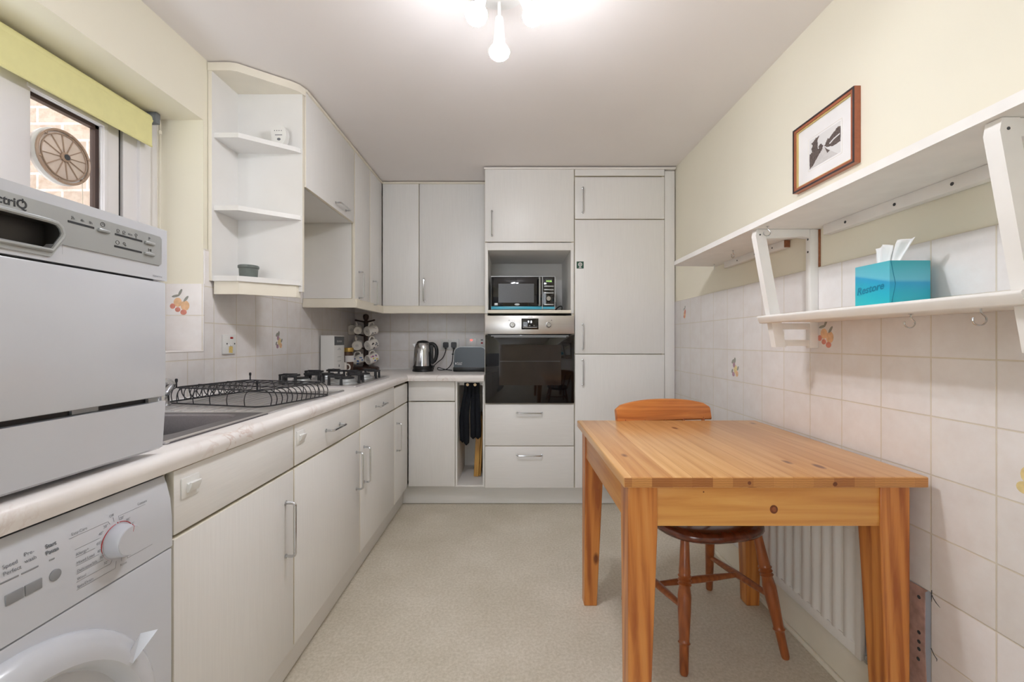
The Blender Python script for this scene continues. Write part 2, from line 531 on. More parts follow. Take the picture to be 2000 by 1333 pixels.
def obj(name, mb, mats, parent=None, label=None, front=None, smooth=35, loc=None, sub=0):
    """link a builder as ONE mesh object. front='X' or 'Y': faces not facing that axis take the second material"""
    if not isinstance(mats, (list, tuple)): mats = [mats]
    me = bpy.data.meshes.new(name)
    off = base_of(parent) if parent else Vector(loc or (0, 0, 0))
    me.from_pydata([tuple(Vector(p) - off) for p in mb.v], [], mb.f)
    for m in mats:
        me.materials.append(M[m] if isinstance(m, str) else m)
    bm = bmesh.new(); bm.from_mesh(me)
    bm.faces.ensure_lookup_table()
    for i, f in enumerate(bm.faces):
        f.material_index = mb.mi[i]
    bmesh.ops.recalc_face_normals(bm, faces=bm.faces[:])
    if front:
        k = 'XYZ'.index(front)
        bm.normal_update()
        for f in bm.faces:
            if abs(f.normal[k]) < .6: f.material_index = 1
    bm.to_mesh(me); bm.free()
    if smooth:
        me.shade_smooth(); me.set_sharp_from_angle(angle=radians(smooth))
    o = bpy.data.objects.new(name, me)
    COL.objects.link(o)
    if parent: o.parent = parent
    elif loc: o.location = loc
    if label: o['label'] = label
    if sub:
        md = o.modifiers.new('smooth', 'SUBSURF'); md.levels = sub; md.render_levels = sub
    return o

def tag(o, label, cat, group=None):
    o['label'] = label; o['category'] = cat
    if group: o['group'] = group
    return o

def thing(name, label, cat, loc=(0, 0, 0), group=None):
    o = bpy.data.objects.new(name, None)
    o.empty_display_size = .05
    o.location = loc
    COL.objects.link(o)
    return tag(o, label, cat, group)

def struct(name, mb, mats, parent=None, **k):
    o = obj(name, mb, mats, parent, **k)
    if not parent: o['kind'] = 'structure'
    return o

def place(o, loc, rz=0):
    o.location = loc; o.rotation_euler = (0, 0, rz)
    return o

def arc(cx, cy, r, a0, a1, n=6):
    return [(cx + r * cos(a0 + (a1 - a0) * i / n), cy + r * sin(a0 + (a1 - a0) * i / n)) for i in range(n + 1)]

def rrect(x0, x1, y0, y1, r, n=5):
    return (arc(x1 - r, y0 + r, r, -pi / 2, 0, n) + arc(x1 - r, y1 - r, r, 0, pi / 2, n)
            + arc(x0 + r, y1 - r, r, pi / 2, pi, n) + arc(x0 + r, y0 + r, r, pi, 1.5 * pi, n))

def ell(cx, cy, rx, ry, rot=0, n=14):
    return [(cx + rx * cos(2 * pi * i / n) * cos(rot) - ry * sin(2 * pi * i / n) * sin(rot),
             cy + rx * cos(2 * pi * i / n) * sin(rot) + ry * sin(2 * pi * i / n) * cos(rot)) for i in range(n)]

def smooth_path(pts, n=6):
    """Catmull-Rom through points"""
    P = [Vector(p) for p in pts]
    P = [P[0] * 2 - P[1]] + P + [P[-1] * 2 - P[-2]]
    out = []
    for i in range(1, len(P) - 2):
        for k in range(n):
            t = k / n
            a, b, c, d = P[i - 1], P[i], P[i + 1], P[i + 2]
            out.append(.5 * ((2 * b) + (-a + c) * t + (2 * a - 5 * b + 4 * c - d) * t * t + (-a + 3 * b - 3 * c + d) * t ** 3))
    out.append(P[-2])
    return out

def bow_handle(p, along, out, length=.16, proud=.03, r=.0045):
    """chrome bow handle: p = centre on the door face"""
    p, a, o = Vector(p), Vector(along), Vector(out)
    h = length / 2; b = .010
    path = [p - a * h, p - a * h + o * (proud - b)]
    for i in range(1, 5):
        t = i / 5 * pi / 2
        path.append(p - a * (h - b + b * cos(t)) + o * (proud - b + b * sin(t)))
    path.append(p - a * (h - b) + o * proud)
    m = [q - a * (q - p).dot(a) * 2 for q in path][::-1]
    mb = MB().tube(path + m, r, 8)
    for q in (path[0], m[-1]):
        mb.lathe([(.007, 0), (.007, .003), (.005, .004)], q, o, 12)
    return mb

YD, ZD = (0, 1, 0), (0, 0, 1)
# ================================================================== THE ROOM
struct('floor', MB().box(-1.6, 1.3, YF - .1, 3.7, -.1, 0), 'floor')
struct('ceiling', MB().box(-1.6, 1.3, YF - .1, 3.7, ZC, ZC + .1), 'ceiling_paint')
struct('wall_back', MB().box(-1.6, 1.3, YB, YB + .15, 0, ZC), 'cream_paint')
wr = struct('wall_right', MB().box(XR, XR + .15, YF - .1, YB, 0, ZC), 'cream_paint')
# left wall with the window opening (reveal 0.35..1.79, 1.077..2.03)
WY0, WY1, WZ0, WZ1, WX = .30, 1.79, 1.077, 2.03, -1.52
wl = struct('wall_left', MB().box(WX, XL, YF - .1, WY0, 0, ZC).box(WX, XL, WY1, YB, 0, ZC)
            .box(WX, XL, WY0, WY1, 0, WZ0).box(WX, XL, WY0, WY1, WZ1, ZC), 'cream_paint')
# wall behind the camera with an unseen window added for fill daylight
BX0, BX1, BZ0, BZ1 = -1.24, -.16, .45, 2.15
wf = struct('wall_front', MB().box(-1.6, BX0, YF - .15, YF, 0, ZC).box(BX1, 1.3, YF - .15, YF, 0, ZC)
            .box(BX0, BX1, YF - .15, YF, 0, BZ0).box(BX0, BX1, YF - .15, YF, BZ1, ZC), 'cream_paint')
w2 = struct('window_added', MB().box(BX0, BX1, YF - .11, YF - .05, BZ0, BZ0 + .06).box(BX0, BX1, YF - .11, YF - .05, BZ1 - .06, BZ1)
            .box(BX0, BX0 + .06, YF - .11, YF - .05, BZ0, BZ1).box(BX1 - .06, BX1, YF - .11, YF - .05, BZ0, BZ1), 'upvc')
obj('pane', MB().box(BX0 + .05, BX1 - .05, YF - .085, YF - .08, BZ0 + .05, BZ1 - .05), 'glass', w2)

d1 = struct('door_1', MB().box(.34, .98, YF, YF + .035, .01, 2.0, .003), 'white_gloss')
dp = MB()
for z0_, z1_ in ((.15, .92), (1.05, 1.88)):
    for x0_, x1_ in ((.42, .64), (.68, .90)):
        dp.box(x0_, x1_, YF + .035, YF + .042, z0_, z1_, .004)
obj('raised_panels', dp, 'white_gloss', d1)
obj('handle', MB().tube([(.41, YF + .035, 1.0), (.41, YF + .075, 1.0), (.50, YF + .078, 1.0)], .008, 10), 'chrome', d1)
struct('trim_2', MB().box(.28, .335, YF, YF + .02, 0, 2.06, .003).box(.985, 1.04, YF, YF + .02, 0, 2.06, .003).box(.335, .985, YF, YF + .02, 2.005, 2.06, .003), 'white_gloss')
# tiles
TF = XR - .006
obj('tile_panel', MB().box(TF, XR, YF, 2.929, .463, 1.384, .0015).box(TF, XR, YF, 1.1365, 0, .463, .0015)
    .box(TF, XR, 2.50, 2.929, 0, .463, .0015), 'tile_r', wr, 'cream square wall tiles with pale grout')
bare = MB().box(XR - .002, XR, 1.1365, 2.50, 0, .463)
obj('bare_plaster_patch', bare, 'grey_paint', wr, 'blue-grey painted plaster where tiles are missing')
pk = MB().prism([(1.148, .46), (1.156, .452), (1.156, .30), (1.150, .18), (1.165, .16), (1.21, .14), (1.21, .458)], 'X', XR - .004, XR - .002)
for y, z in ((1.172, .43), (1.172, .335), (1.172, .31), (1.172, .29), (1.174, .262)):
    pk.lathe([(.005, 0), (.005, .0006)], (XR - .004, y, z), (-1, 0, 0), 10, 1)
obj('pink_plaster_patch', pk, ['pink_plaster', 'ink'], wr, 'pink bare plaster with old screw holes')
obj('tile_panel', MB().box(XL, XL + .006, .2, WY1, .86, WZ0, .0015).box(XL, XL + .006, WY1, YB - .006, .86, 1.50, .0015), 'tile_l', wl,
    'cream square wall tiles with pale grout')
obj('reveal_tile_panel', MB().box(WX + .05, XL + .006, WY1 - .006, WY1, WZ0, 1.355, .001), 'tile_rev', wl)
obj('window_sill', MB().box(WX + .05, XL + .006, WY0, WY1 - .006, WZ0 - .004, WZ0 + .004, .002), 'tile_rev', wl)
obj('tile_panel', MB().box(XL + .006, -.185, YB - .006, YB, .86, 1.50, .0015), 'tile_b', bpy.data.objects['wall_back'],
    'cream square wall tiles with pale grout')

cr = MB()
for pts in ([(1.136, .462), (1.130, .452), (1.122, .444), (1.112, .438)], [(1.136, .318), (1.128, .306), (1.120, .300), (1.121, .294)], [(1.134, .47), (1.1345, .452), (1.134, .44)]):
    cr.tube([(TF - .0001, y, z) for y, z in pts], [.0011] * (len(pts) - 1) + [.0004], 5)
obj('tile_crack', cr, 'ink', wr, 'dark cracks at broken tile edges')
# fruit printed on single tiles
def fruit(parent, o, ri, up, kind, s=1.0):
    mb = MB()
    F = lambda pts, mi, k=0: mb.flat([(p[0] * s, p[1] * s) for p in pts], o, ri, up, mi, .0004 + .0002 * k)
    if kind == 'apricots':
        F(ell(-.012, .004, .017, .019), 0); F(ell(.018, -.010, .018, .021), 0, 1)
        F(ell(-.033, -.012, .011, .011), 1, 2); F(ell(-.012, -.026, .011, .010), 1, 2); F(ell(.012, -.037, .013, .011), 1, 3)
        F(ell(-.020, .030, .017, .005, .2), 2, 1); F(ell(-.002, .044, .016, .005, 1.1), 2, 2); F(ell(.022, .018, .015, .005, .9), 2, 3)
    elif kind == 'pear':
        F(ell(0, -.008, .017, .028), 0); F(ell(.008, .010, .011, .018), 1, 1); F(ell(-.010, -.022, .010, .010), 1, 2)
        F(ell(-.012, .030, .012, .005, .8), 2, 1); F(ell(.006, .040, .014, .005, 1.3), 2, 2)
    elif kind == 'plums':
        F(ell(.010, -.004, .018, .022), 3); F(ell(.024, -.026, .014, .015), 0, 1); F(ell(-.010, -.030, .012, .012), 4, 2)
        F(ell(-.004, .018, .012, .014), 4, 1); F(ell(-.014, .036, .016, .009, .6), 2, 1); F(ell(.004, .042, .015, .008, 1.5), 2, 2)
        F(ell(.034, .002, .013, .006, 1.0), 2, 2); F(ell(-.022, -.014, .011, .006, 1.2), 2, 2)
    else:
        F(ell(-.01, .0, .02, .022), 3); F(ell(.018, -.012, .017, .018), 1, 1); F(ell(-.022, -.030, .016, .014), 3, 1); F(ell(.008, -.040, .016, .012), 1, 2)
        F(ell(-.006, .036, .018, .007, .8), 2, 1); F(ell(.016, .028, .014, .006, .3), 2, 2)
    obj('printed_fruit', mb, ['f_orange', 'f_red', 'f_green', 'f_yellow', 'f_purple'], parent, smooth=0)
RY = (0, -1, 0)
fruit(wr, (TF, 2.757, 1.295), RY, ZD, 'pear', .9)
fruit(wr, (TF, 2.14, .985), RY, ZD, 'plums', .95)
fruit(wr, (TF, 1.515, 1.142), RY, ZD, 'apricots', .95)
fruit(wr, (TF, .908, .835), RY, ZD, 'berries', .95)
fruit(wl, (XL + .006, 2.355, 1.12), YD, ZD, 'plums', .95)
fruit(wl, (-1.358, WY1 - .006, 1.275), (1, 0, 0), ZD, 'apricots', 1.0)

# skirting, right
struct('baseboard_right', MB().prism([(XR - .022, 0), (XR - .002, 0), (XR - .002, .128), (XR - .012, .128), (XR - .020, .112), (XR - .022, .10)], 'Y', 1.10, 2.95), 'edge')
struct('trim_1', MB().box(XR - .034, XR - .022, 1.10, 2.95, 0, .018, .004), 'edge')

# ---- window 1: white plastic casement in the left reveal
win = bpy.data.objects.new('window_1', None); win['kind'] = 'structure'; win.location = (-1.5, 1.05, WZ0); COL.objects.link(win)
FX0, FX1 = -1.535, -1.465
fr = MB().box(FX0, FX1, 1.640, 1.745, WZ0, WZ1, .004).box(FX0 + .01, FX1 + .012, 1.700, WY1, WZ0, WZ1, .004)
fr.box(FX0 + .001, FX1 - .001, WY0 + .07, 1.642, WZ1 - .07, WZ1 - .001, .003).box(FX0 + .001, FX1 - .001, WY0 + .07, 1.642, WZ0 + .001, WZ0 + .06, .003)
fr.box(FX0, FX1, WY0, WY0 + .07, WZ0, WZ1, .004).box(FX0, FX1, 1.165, 1.228, WZ0, WZ1, .004)
obj('window_frame', fr, 'upvc', win)
obj('frame_gap', MB().box(FX0 + .006, FX1 - .012, 1.619, 1.640, WZ0 + .06, WZ1 - .07).box(FX0 + .006, FX1 - .012, 1.228, 1.236, WZ0 + .06, WZ1 - .07), 'black', win, 'black strip for the shaded gap between sash and frame')  # black strips stand in for the shade in the sash gaps
sh = MB()
S0, S1, T0, T1 = 1.236, 1.619, WZ0 + .062, WZ1 - .075
for a, b_, c, d in ((S0, 1.322, T0, T1), (1.552, S1, T0, T1), (1.322, 1.552, 1.885, T1), (1.322, 1.552, T0, T0 + .07)):
    sh.box(-1.492, FX1 + .004, a, b_, c, d, .004)
sh.box(FX1 - .004, FX1 + .008, 1.556, 1.572, T0 + .06, 1.89, .003).box(FX1 - .004, FX1 + .008, 1.31, 1.572, 1.888, 1.902, .003)
sash = obj('sash', sh, 'upvc', win)
obj('glazing_bead', MB().box(-1.492, FX1 - .008, 1.538, 1.552, T0 + .07, 1.885).box(-1.492, FX1 - .008, 1.322, 1.552, 1.872, 1.885), 'brown_frame', sash, 'dark brown glazing edge')
obj('pane', MB().box(-1.482, -1.478, 1.322, 1.552, T0 + .07, 1.885), 'glass', sash)
obj('pane', MB().box(-1.502, -1.498, WY0 + .07, 1.165, WZ0 + .06, WZ1 - .07), 'glass', win)

# neighbouring brick wall seen through the glass
struct('wall_outside', MB().box(-4.6, WX - .0, 1.96, 2.2, -1, 2.6), 'brick')

struct('wall_sky_block', MB().box(-3.3, -3.1, -4, 2.0, -1, 4.2), 'brick')  # unseen wall added to cut the sky light on the brick
# round window ventilator
vc = (-1.478, 1.412, 1.716)
ven = thing('window_ventilator', 'round brown plastic wheel ventilator fitted in the window pane', 'ventilator', vc)
vb = MB().lathe([(.070, .0), (.088, .002), (.089, .012), (.083, .020), (.078, .020)], vc, (1, 0, 0), 40)
obj('base_ring', vb, 'white_plastic', ven, 'white base ring')
c2 = Vector(vc) + Vector((.022, 0, 0))
M['vent_plastic'] = plain('tan_clear_plastic', (220, 204, 190), .25, var=.06, scale=30)
M['vent_rib'] = plain('brown_plastic', (168, 144, 124), .35, var=.06)
obj('fan_disc', MB().lathe([(.0, .004), (.070, .004), (.076, .0), (.0, .0)], c2, (1, 0, 0), 40), 'vent_plastic', ven)
rim = MB().ring(c2 + Vector((.004, 0, 0)), (1, 0, 0), .0825, .0042, 44).ring(c2 + Vector((.006, 0, 0)), (1, 0, 0), .071, .0016, 44)
for k in range(6):
    a = 2 * pi * k / 6 + .3
    rim.box(c2.x, c2.x + .010, c2.y + .080 * cos(a) - .004, c2.y + .080 * cos(a) + .004, c2.z + .080 * sin(a) - .004, c2.z + .080 * sin(a) + .004, .002)
obj('rim', rim, 'vent_rib', ven)
sp = MB()
for k in range(12):
    a = 2 * pi * k / 12 + .12
    sp.tube([c2 + Vector((.006, .012 * cos(a), .012 * sin(a))), c2 + Vector((.006, .072 * cos(a), .072 * sin(a)))], .0016, 6)
obj('spokes', sp, 'vent_rib', ven)
hb = MB().lathe([(.015, .003), (.015, .010), (.012, .013), (.0, .013)], c2, (1, 0, 0), 20)
hb.lathe([(.009, .013), (.009, .0145), (0, .0145)], c2, (1, 0, 0), 16, 1)
obj('hub', hb, ['vent_rib', 'ink'], ven)
obj('pull_cord', MB().tube([c2 + Vector((.004, .058, -.055)), c2 + Vector((.008, .060, -.3)), c2 + Vector((.006, .062, -.42))], .0012, 6), 'cord', ven)

# roller blind
bl = thing('roller_blind', 'yellow fabric roller blind drawn nearly up in the window recess', 'blind', (-1.42, 1.1, 1.99))
obj('roller', MB().lathe([(.020, 0), (.020, 1.36)], (-1.437, .36, 1.995), (0, 1, 0), 20), 'blind', bl)
obj('fabric', MB().box(-1.421, -1.4185, .38, 1.715, 1.888, 2.003).lathe([(.004, 0), (.004, 1.335)], (-1.42, .38, 1.888), (0, 1, 0), 10), 'blind', bl)
bk = MB().box(-1.462, -1.408, 1.722, 1.745, 1.985, 2.028, .004).box(-1.455, -1.415, 1.715, 1.728, 1.992, 2.015, .003)
obj('bracket', bk, 'ink_grey', bl, 'grey plastic end bracket')
ch = MB().tube(smooth_path([(-1.413, 1.738, 2.0), (-1.408, 1.744, 1.97), (-1.411, 1.744, 1.6), (-1.409, 1.744, 1.28)], 5), .0016, 6)
ch.tube(smooth_path([(-1.42, 1.738, 2.0), (-1.421, 1.744, 1.96), (-1.419, 1.744, 1.6), (-1.409, 1.744, 1.28)], 5), .0016, 6)
ch.lathe([(.001, 0), (.006, .004), (.006, .016), (.001, .02)], (-1.409, 1.742, 1.965), (0, 0, -1), 10)
obj('pull_chain', ch, 'cord', bl)

# ================================================================== FITTED KITCHEN
def carcass(x0, x1, y0, y1, z0, z1, open_, t=.016, top=True):
    mb = MB()
    if open_ == 'X':
        mb.box(x0, x1, y0, y0 + t, z0, z1).box(x0, x1, y1 - t, y1, z0, z1)
        mb.box(x0, x0 + .008, y0 + t, y1 - t, z0, z1).box(x0 + .008, x1, y0 + t, y1 - t, z0, z0 + t)
        if top: mb.box(x0 + .008, x1, y0 + t, y1 - t, z1 - t, z1)
    else:
        mb.box(x0, x0 + t, y0, y1, z0, z1).box(x1 - t, x1, y0, y1, z0, z1)
        mb.box(x0 + t, x1 - t, y1 - .008, y1, z0, z1).box(x0 + t, x1 - t, y0, y1 - .008, z0, z0 + t)
        if top: mb.box(x0 + t, x1 - t, y0, y1 - .008, z1 - t, z1)
    return mb

G = .002
XD0, XD1 = -.718, -.700            # door thickness, left run
DB, DM0, DM1, DT = .142, .708, .716, .850

def left_unit(y0, y1, label, drawer_handle, door_handle_y, latch=None, top=.850):
    u = thing('base_cabinet', label, 'cabinet', (-1.0, (y0 + y1) / 2, 0))
    obj('body', carcass(-1.258, XD0 - .002, y0, y1, DB, .853, 'X', top=False), ['edge'], u)
    d = obj('drawer_front', MB().box(XD0, XD1, y0 + G, y1 - G, DM1, top, .0025), ['lam_h', 'edge'], u, front='X')
    if drawer_handle: obj('handle', bow_handle((XD1, drawer_handle, .783), YD, (1, 0, 0), .13), 'chrome', d, 'chrome handle')
    if latch:
        y, z = latch
        lt = MB().box(XD1, XD1 + .003, y - .026, y + .026, z - .022, z + .022, .0015)
        lt.prism([(XD1 + .003, z - .012), (XD1 + .008, z - .010), (XD1 + .013, z + .002), (XD1 + .014, z + .009), (XD1 + .011, z + .010), (XD1 + .007, z + .006), (XD1 + .003, z + .008)], 'Y', y - .012, y + .018)
        obj('child_latch', lt, 'white_plastic', d, 'white plastic child safety latch')
    dr = obj('door', MB().box(XD0, XD1, y0 + G, y1 - G, DB, DM0, .0025), ['lam', 'edge'], u, front='X')
    if door_handle_y: obj('handle', bow_handle((XD1, door_handle_y, .537), ZD, (1, 0, 0), .165), 'chrome', dr, 'chrome handle')
    return u
left_unit(.899, 1.397, 'white base cabinet under the sink bowl with white latch and no drawer handle', None, 1.345, (.945, .806))
left_unit(1.399, 2.004, 'white base cabinet with both a child latch and a drawer handle', 1.70, 1.955, (1.438, .803))
left_unit(2.006, 2.586, 'white base cabinet in front of the gas hob with drawer handle', 2.30, 2.055)
left_unit(2.588, 2.916, 'narrow white corner base cabinet with plain drawer front', None, 2.64, None, .838)

# back run base unit + open niche
b = thing('base_cabinet', 'handleless white base cabinet under the kettle, beside the open niche', 'cabinet', (-.54, 3.2, 0))
YDB0, YDB1 = 2.925, 2.943
obj('body', carcass(-.697, -.382, YDB1 + .002, 3.49, DB, .853, 'Y', top=False), 'edge', b)
obj('drawer_front', MB().box(-.6965, -.383, YDB0, YDB1, .716, .850, .0025), ['lam_x', 'edge'], b, front='Y')
obj('door', MB().box(-.6965, -.383, YDB0, YDB1, DB, .710, .0025), ['lam', 'edge'], b, front='Y')
n = thing('open_shelf_unit', 'narrow open white niche unit holding black oven gloves and chopping boards', 'shelf unit', (-.28, 3.2, 0))
obj('body', carcass(-.380, -.1845, YDB0, 3.40, DB - .003, .853, 'Y', .012), 'carcass', n)
for x in (-.302, -.251):
    pb = MB().lathe([(.005, 0), (.005, .055), (.0095, .057), (.0105, .064), (.009, .070), (0, .071)], (x, 3.02, .823), (0, -1, 0), 16)
    obj('peg', pb, 'peg_wood', n, 'pale wooden peg')
obj('peg_rail', MB().box(-.366, -.1985, 3.02, 3.04, .812, .838, .002), 'carcass', n)

# oven gloves hanging on the pegs
for i, (x, lab) in enumerate(((-.302, 'black double oven glove hanging on the peg nearer the cabinet door, longer tail'), (-.251, 'black double oven glove hanging on the peg nearer the chopping boards'))):
    g = thing('oven_glove', lab, 'oven glove', (x, 2.99, .5))
    # quilted strip folded over the peg, both padded ends hanging down
    ends = ((-.342, .420, .0), (-.313, .404, .7)) if i == 0 else ((-.269, .444, .3), (-.233, .446, 1.0))
    for k, (xe, bot, ph) in enumerate(ends):
        mb = MB()
        P, R = [], []
        xs = x + (-.013 if k == 0 else .013)
        for q in range(25):
            t = q / 24
            z = .836 - t * (.836 - bot)
            tt = min(1, t * 1.6); tt = tt * tt * (3 - 2 * tt)
            P.append((xs + (xe - xs) * tt + .0015 * sin(9 * t + ph), 2.990 + (.010 if k == 0 else -.004) * tt, z))
            R.append((.0135 + .0062 * min(1, t * 1.5)) * (1 if t < .94 else math.sqrt(max(.02, 1 - ((t - .94) / .06) ** 2))))
        mb.tube(P, R, 14)
        obj('mitt', mb, 'cloth_black', g, smooth=60)
    obj('hanging_loop', MB().tube(smooth_path([(x - .015, 2.992, .815), (x - .009, 2.99, .840), (x, 2.99, .8475), (x + .009, 2.99, .840), (x + .014, 2.992, .815)], 5), .0048, 8), 'cloth_black', g)

# chopping boards
for i, (x0, lean, y0, y1, h, t, lab) in enumerate(((-.2735, .022, 3.10, 3.37, .42, .035, 'thicker bamboo chopping board leaning in the niche, nearer the gloves'),
                                                   (-.2365, .022, 3.11, 3.38, .41, .012, 'thin pale chopping board leaning behind the thicker board'))):
    mb = MB().box(0, t, y0, y1, 0, h, .004)
    mb.moved(Matrix.Translation((x0, 0, DB + .0125)) @ Matrix.Rotation(math.atan2(lean, h), 4, 'Y'))
    o = obj('chopping_board', mb, 'bamboo', loc=(x0, (y0 + y1) / 2, DB + .013))
    tag(o, lab, 'chopping board')

# plinths
p = obj('plinth_board', MB().box(-.768, -.750, .885, 2.995, .004, DB - .004, .001), 'lam_h', loc=(-.75, 1.9, 0)); tag(p, 'long white plinth board below the left base cabinets', 'plinth')
p = obj('plinth_board', MB().box(-.750, 1.085, 2.990, 3.008, .004, DB - .006, .001), 'lam_x', loc=(.1, 2.99, 0)); tag(p, 'white plinth board below the oven housing and back cabinets', 'plinth')

# worktop: left run with a bowl cut-out, and the back run
wt = thing('worktop', 'pale marbled worktop with rounded front edge running round the corner', 'worktop', (-1.0, 1.9, WT - .039))
Z0 = WT - .039
def wprof(x0, x1):           # front edge at x1
    return [(x0, Z0), (x1 - .006, Z0)] + arc(x1 - .018, WT - .018, .018, -.35, pi / 2, 7) + [(x0, WT)]
HX0, HX1, HY0, HY1 = -1.155, -.795, .985, 1.335
mb = MB().prism(wprof(-.79, -.685), 'Y', .14, 2.88)
mb.box(-1.264, HX0, .14, 3.494, Z0, WT).box(HX0, -.79, .14, HY0, Z0, WT).box(HX0, -.79, HY1, 3.494, Z0, WT)
mb.prism([(2.97, Z0), (2.97, WT)] + [(2.865 + .018 - (q[0]), q[1]) for q in arc(0, WT - .018, .018, pi / 2, -.35, 7)] + [(2.871, Z0)], 'X', -.79, -.1845)
mb.box(-.79, -.1845, 2.97, 3.494, Z0, WT)
obj('surface', mb, 'worktop', wt)
obj('underside', MB().box(-.79, -.700, .14, .96, Z0 - .002, Z0).box(-1.25, -.70, .14, .90, Z0 - .002, Z0), 'chip', wt, 'brown chipboard underside')
obj('sealing_bead', MB().tube([(-1.26, .9, WT + .003), (-1.26, 3.49, WT + .003)], .005, 8).tube([(-1.26, 3.49, WT + .003), (-.19, 3.49, WT + .003)], .005, 8), 'white_plastic', wt)

# ---- wall units, left
XWD0, XWD1 = -.968, -.950
U0, U1 = 1.378, 2.268

oc = thing('open_corner_shelf', 'tall white open end shelf unit with three clipped-corner shelves beside the window', 'shelf unit', (-1.15, 1.9, 1.36))
def clip(dx=0, y0=1.822):
    return [(-1.262, y0 + dx), (-1.150, y0 + dx)] + [(-.975, 1.962 + dx * .3), (-.962, 1.98), (-.962, 1.988), (-1.262, 1.988)]
obj('back_panel', MB().box(-1.268, -1.252, 1.815, 2.004, 1.372, ZC - .012), ['carcass', 'edge'], oc, front='X')
obj('side_panel', MB().box(-1.252, -.957, 1.988, 2.004, 1.345, ZC - .012), ['carcass', 'edge'], oc, front='Y')
for z, lab in ((1.69, None), (1.996, None)):
    obj('shelf', MB().prism(clip(.006), 'Z', z - .020, z), ['carcass', 'shelf_white'], oc)
obj('bottom_board', MB().prism(clip(), 'Z', 1.372, 1.394), 'carcass', oc)
top = [(-1.268, 1.812), (-1.175, 1.812), (-1.150, 1.818), (-.985, 1.945), (-.962, 1.970), (-.950, 2.004), (-1.268, 2.004)]
obj('top_board', MB().prism(top, 'Z', ZC - .012 - .028, ZC - .006), ['edge'], oc)
pl = [(-1.255, 1.832), (-1.152, 1.832), (-.978, 1.972), (-.972, 2.0), (-.986, 2.0), (-.990, 1.982), (-1.156, 1.848), (-1.255, 1.848)]
obj('light_rail', MB().prism(pl, 'Z', 1.318, 1.372), 'edge', oc, 'cream bottom rail')

def wall_unit_left(y0, y1, z0, z1, name, label, handle, flap=False, side=None):
    u = thing(name, label, 'wall cabinet', (-1.1, (y0 + y1) / 2, z0))
    obj('body', carcass(-1.262, XWD0 - .002, y0, y1, z0, z1, 'X'), ['carcass', 'edge'], u, front='Y' if not flap else None)
    d = obj('flap_door' if flap else 'door', MB().box(XWD0, XWD1, y0 + G, y1 - G, z0 - .001, z1, .0025), ['lam', 'edge'], u, front='X')
    if handle: obj('handle', bow_handle(handle[0], handle[1], (1, 0, 0), handle[2]), 'chrome', d, 'chrome handle')
    return u
wall_unit_left(2.006, 2.622, 1.832, U1, 'wall_cabinet', 'short white wall cabinet with lift-up flap above the empty hood space', ((XWD1, 2.415, 1.866), YD, .145), True)
wall_unit_left(2.632, 2.912, U0, U1, 'wall_cabinet', 'tall white wall cabinet just beyond the empty hood space', ((XWD1, 2.70, 1.468), ZD, .16))
wall_unit_left(2.916, 3.178, U0, U1, 'wall_cabinet', 'tall narrow white wall cabinet in the corner on the hob side', ((XWD1, 2.975, 1.448), ZD, .16))
# ---- wall units, back
YWD0 = 3.178
def wall_unit_back(x0, x1, label, handle):
    u = thing('wall_cabinet', label, 'wall cabinet', ((x0 + x1) / 2, 3.3, U0))
    obj('body', carcass(x0, x1, YWD0 + .020, 3.492, U0, U1, 'Y'), ['carcass'], u)
    d = obj('door', MB().box(x0 + G, x1 - G, YWD0, YWD0 + .018, U0 - .001, U1, .0025), ['lam', 'edge'], u, front='Y')
    if handle: obj('handle', bow_handle((handle, YWD0, 1.492), ZD, (0, -1, 0), .165), 'chrome', d, 'chrome handle')
wall_unit_back(-.947, -.679, 'narrow white wall cabinet in the back corner without a handle', None)
wall_unit_back(-.677, -.187, 'wide white wall cabinet above the kettle and toaster', -.640)
# light rail (pelmet) round both runs
lr = MB()
prof = [(0, 0), (.022, 0), (.024, .012), (.016, .04), (.018, .054), (0, .054)]
z0 = 1.322
lr.prism([(2.632 - q[0] + .012, z0 + q[1]) for q in prof], 'X', -1.262, -.935)
lr.prism([(-.965 + q[0] + .004, z0 + q[1]) for q in prof], 'Y', 2.62, 3.20)
lr.prism([(3.196 - q[0] - .004, z0 + q[1]) for q in prof], 'X', -.955, -.187)
o = obj('light_rail', lr, 'edge', loc=(-.95, 3.0, z0)); tag(o, 'cream moulded light rail below the corner wall cabinets', 'light rail')
cr = MB().box(-1.262, -.944, 2.006, 3.18, U1 + .001, ZC - .006, .003).box(-.944, -.187, 3.172, 3.49, U1 + .001, ZC - .006, .003)
o = obj('top_filler', cr, 'edge', loc=(-1.0, 2.8, U1)); tag(o, 'cream filler strip between the wall cabinets and ceiling', 'filler strip')

# ---- tall housings
YT0, YT1 = 2.910, 2.928
ox0, ox1 = -.1825, .4165
ov = thing('oven_housing', 'tall white oven housing cabinet with open microwave niche and two drawers', 'cabinet', (.117, 3.2, DB))
ob_ = MB().box(ox0, ox0 + .018, YT1, 3.49, .136, 2.265).box(ox1 - .018, ox1, YT1, 3.49, .136, 2.265)
ob_.box(ox0 + .018, ox1 - .018, 3.478, 3.49, .136, 2.265)
for z in (.136, .690, 1.760, 2.247): ob_.box(ox0 + .018, ox1 - .018, YT1, 3.478, z, z + .018)
obj('body', ob_, ['edge', 'carcass'], ov, front='Y')
nf = MB().box(ox0 + .002, -.161, YT0 + .004, YT1, 1.305, 1.779, .001).box(.393, ox1 - .002, YT0 + .004, YT1, 1.305, 1.779, .001)
nf.box(-.161, .393, YT0 + .004, YT1, 1.728, 1.779, .001)
obj('niche_surround', nf, 'lam', ov)
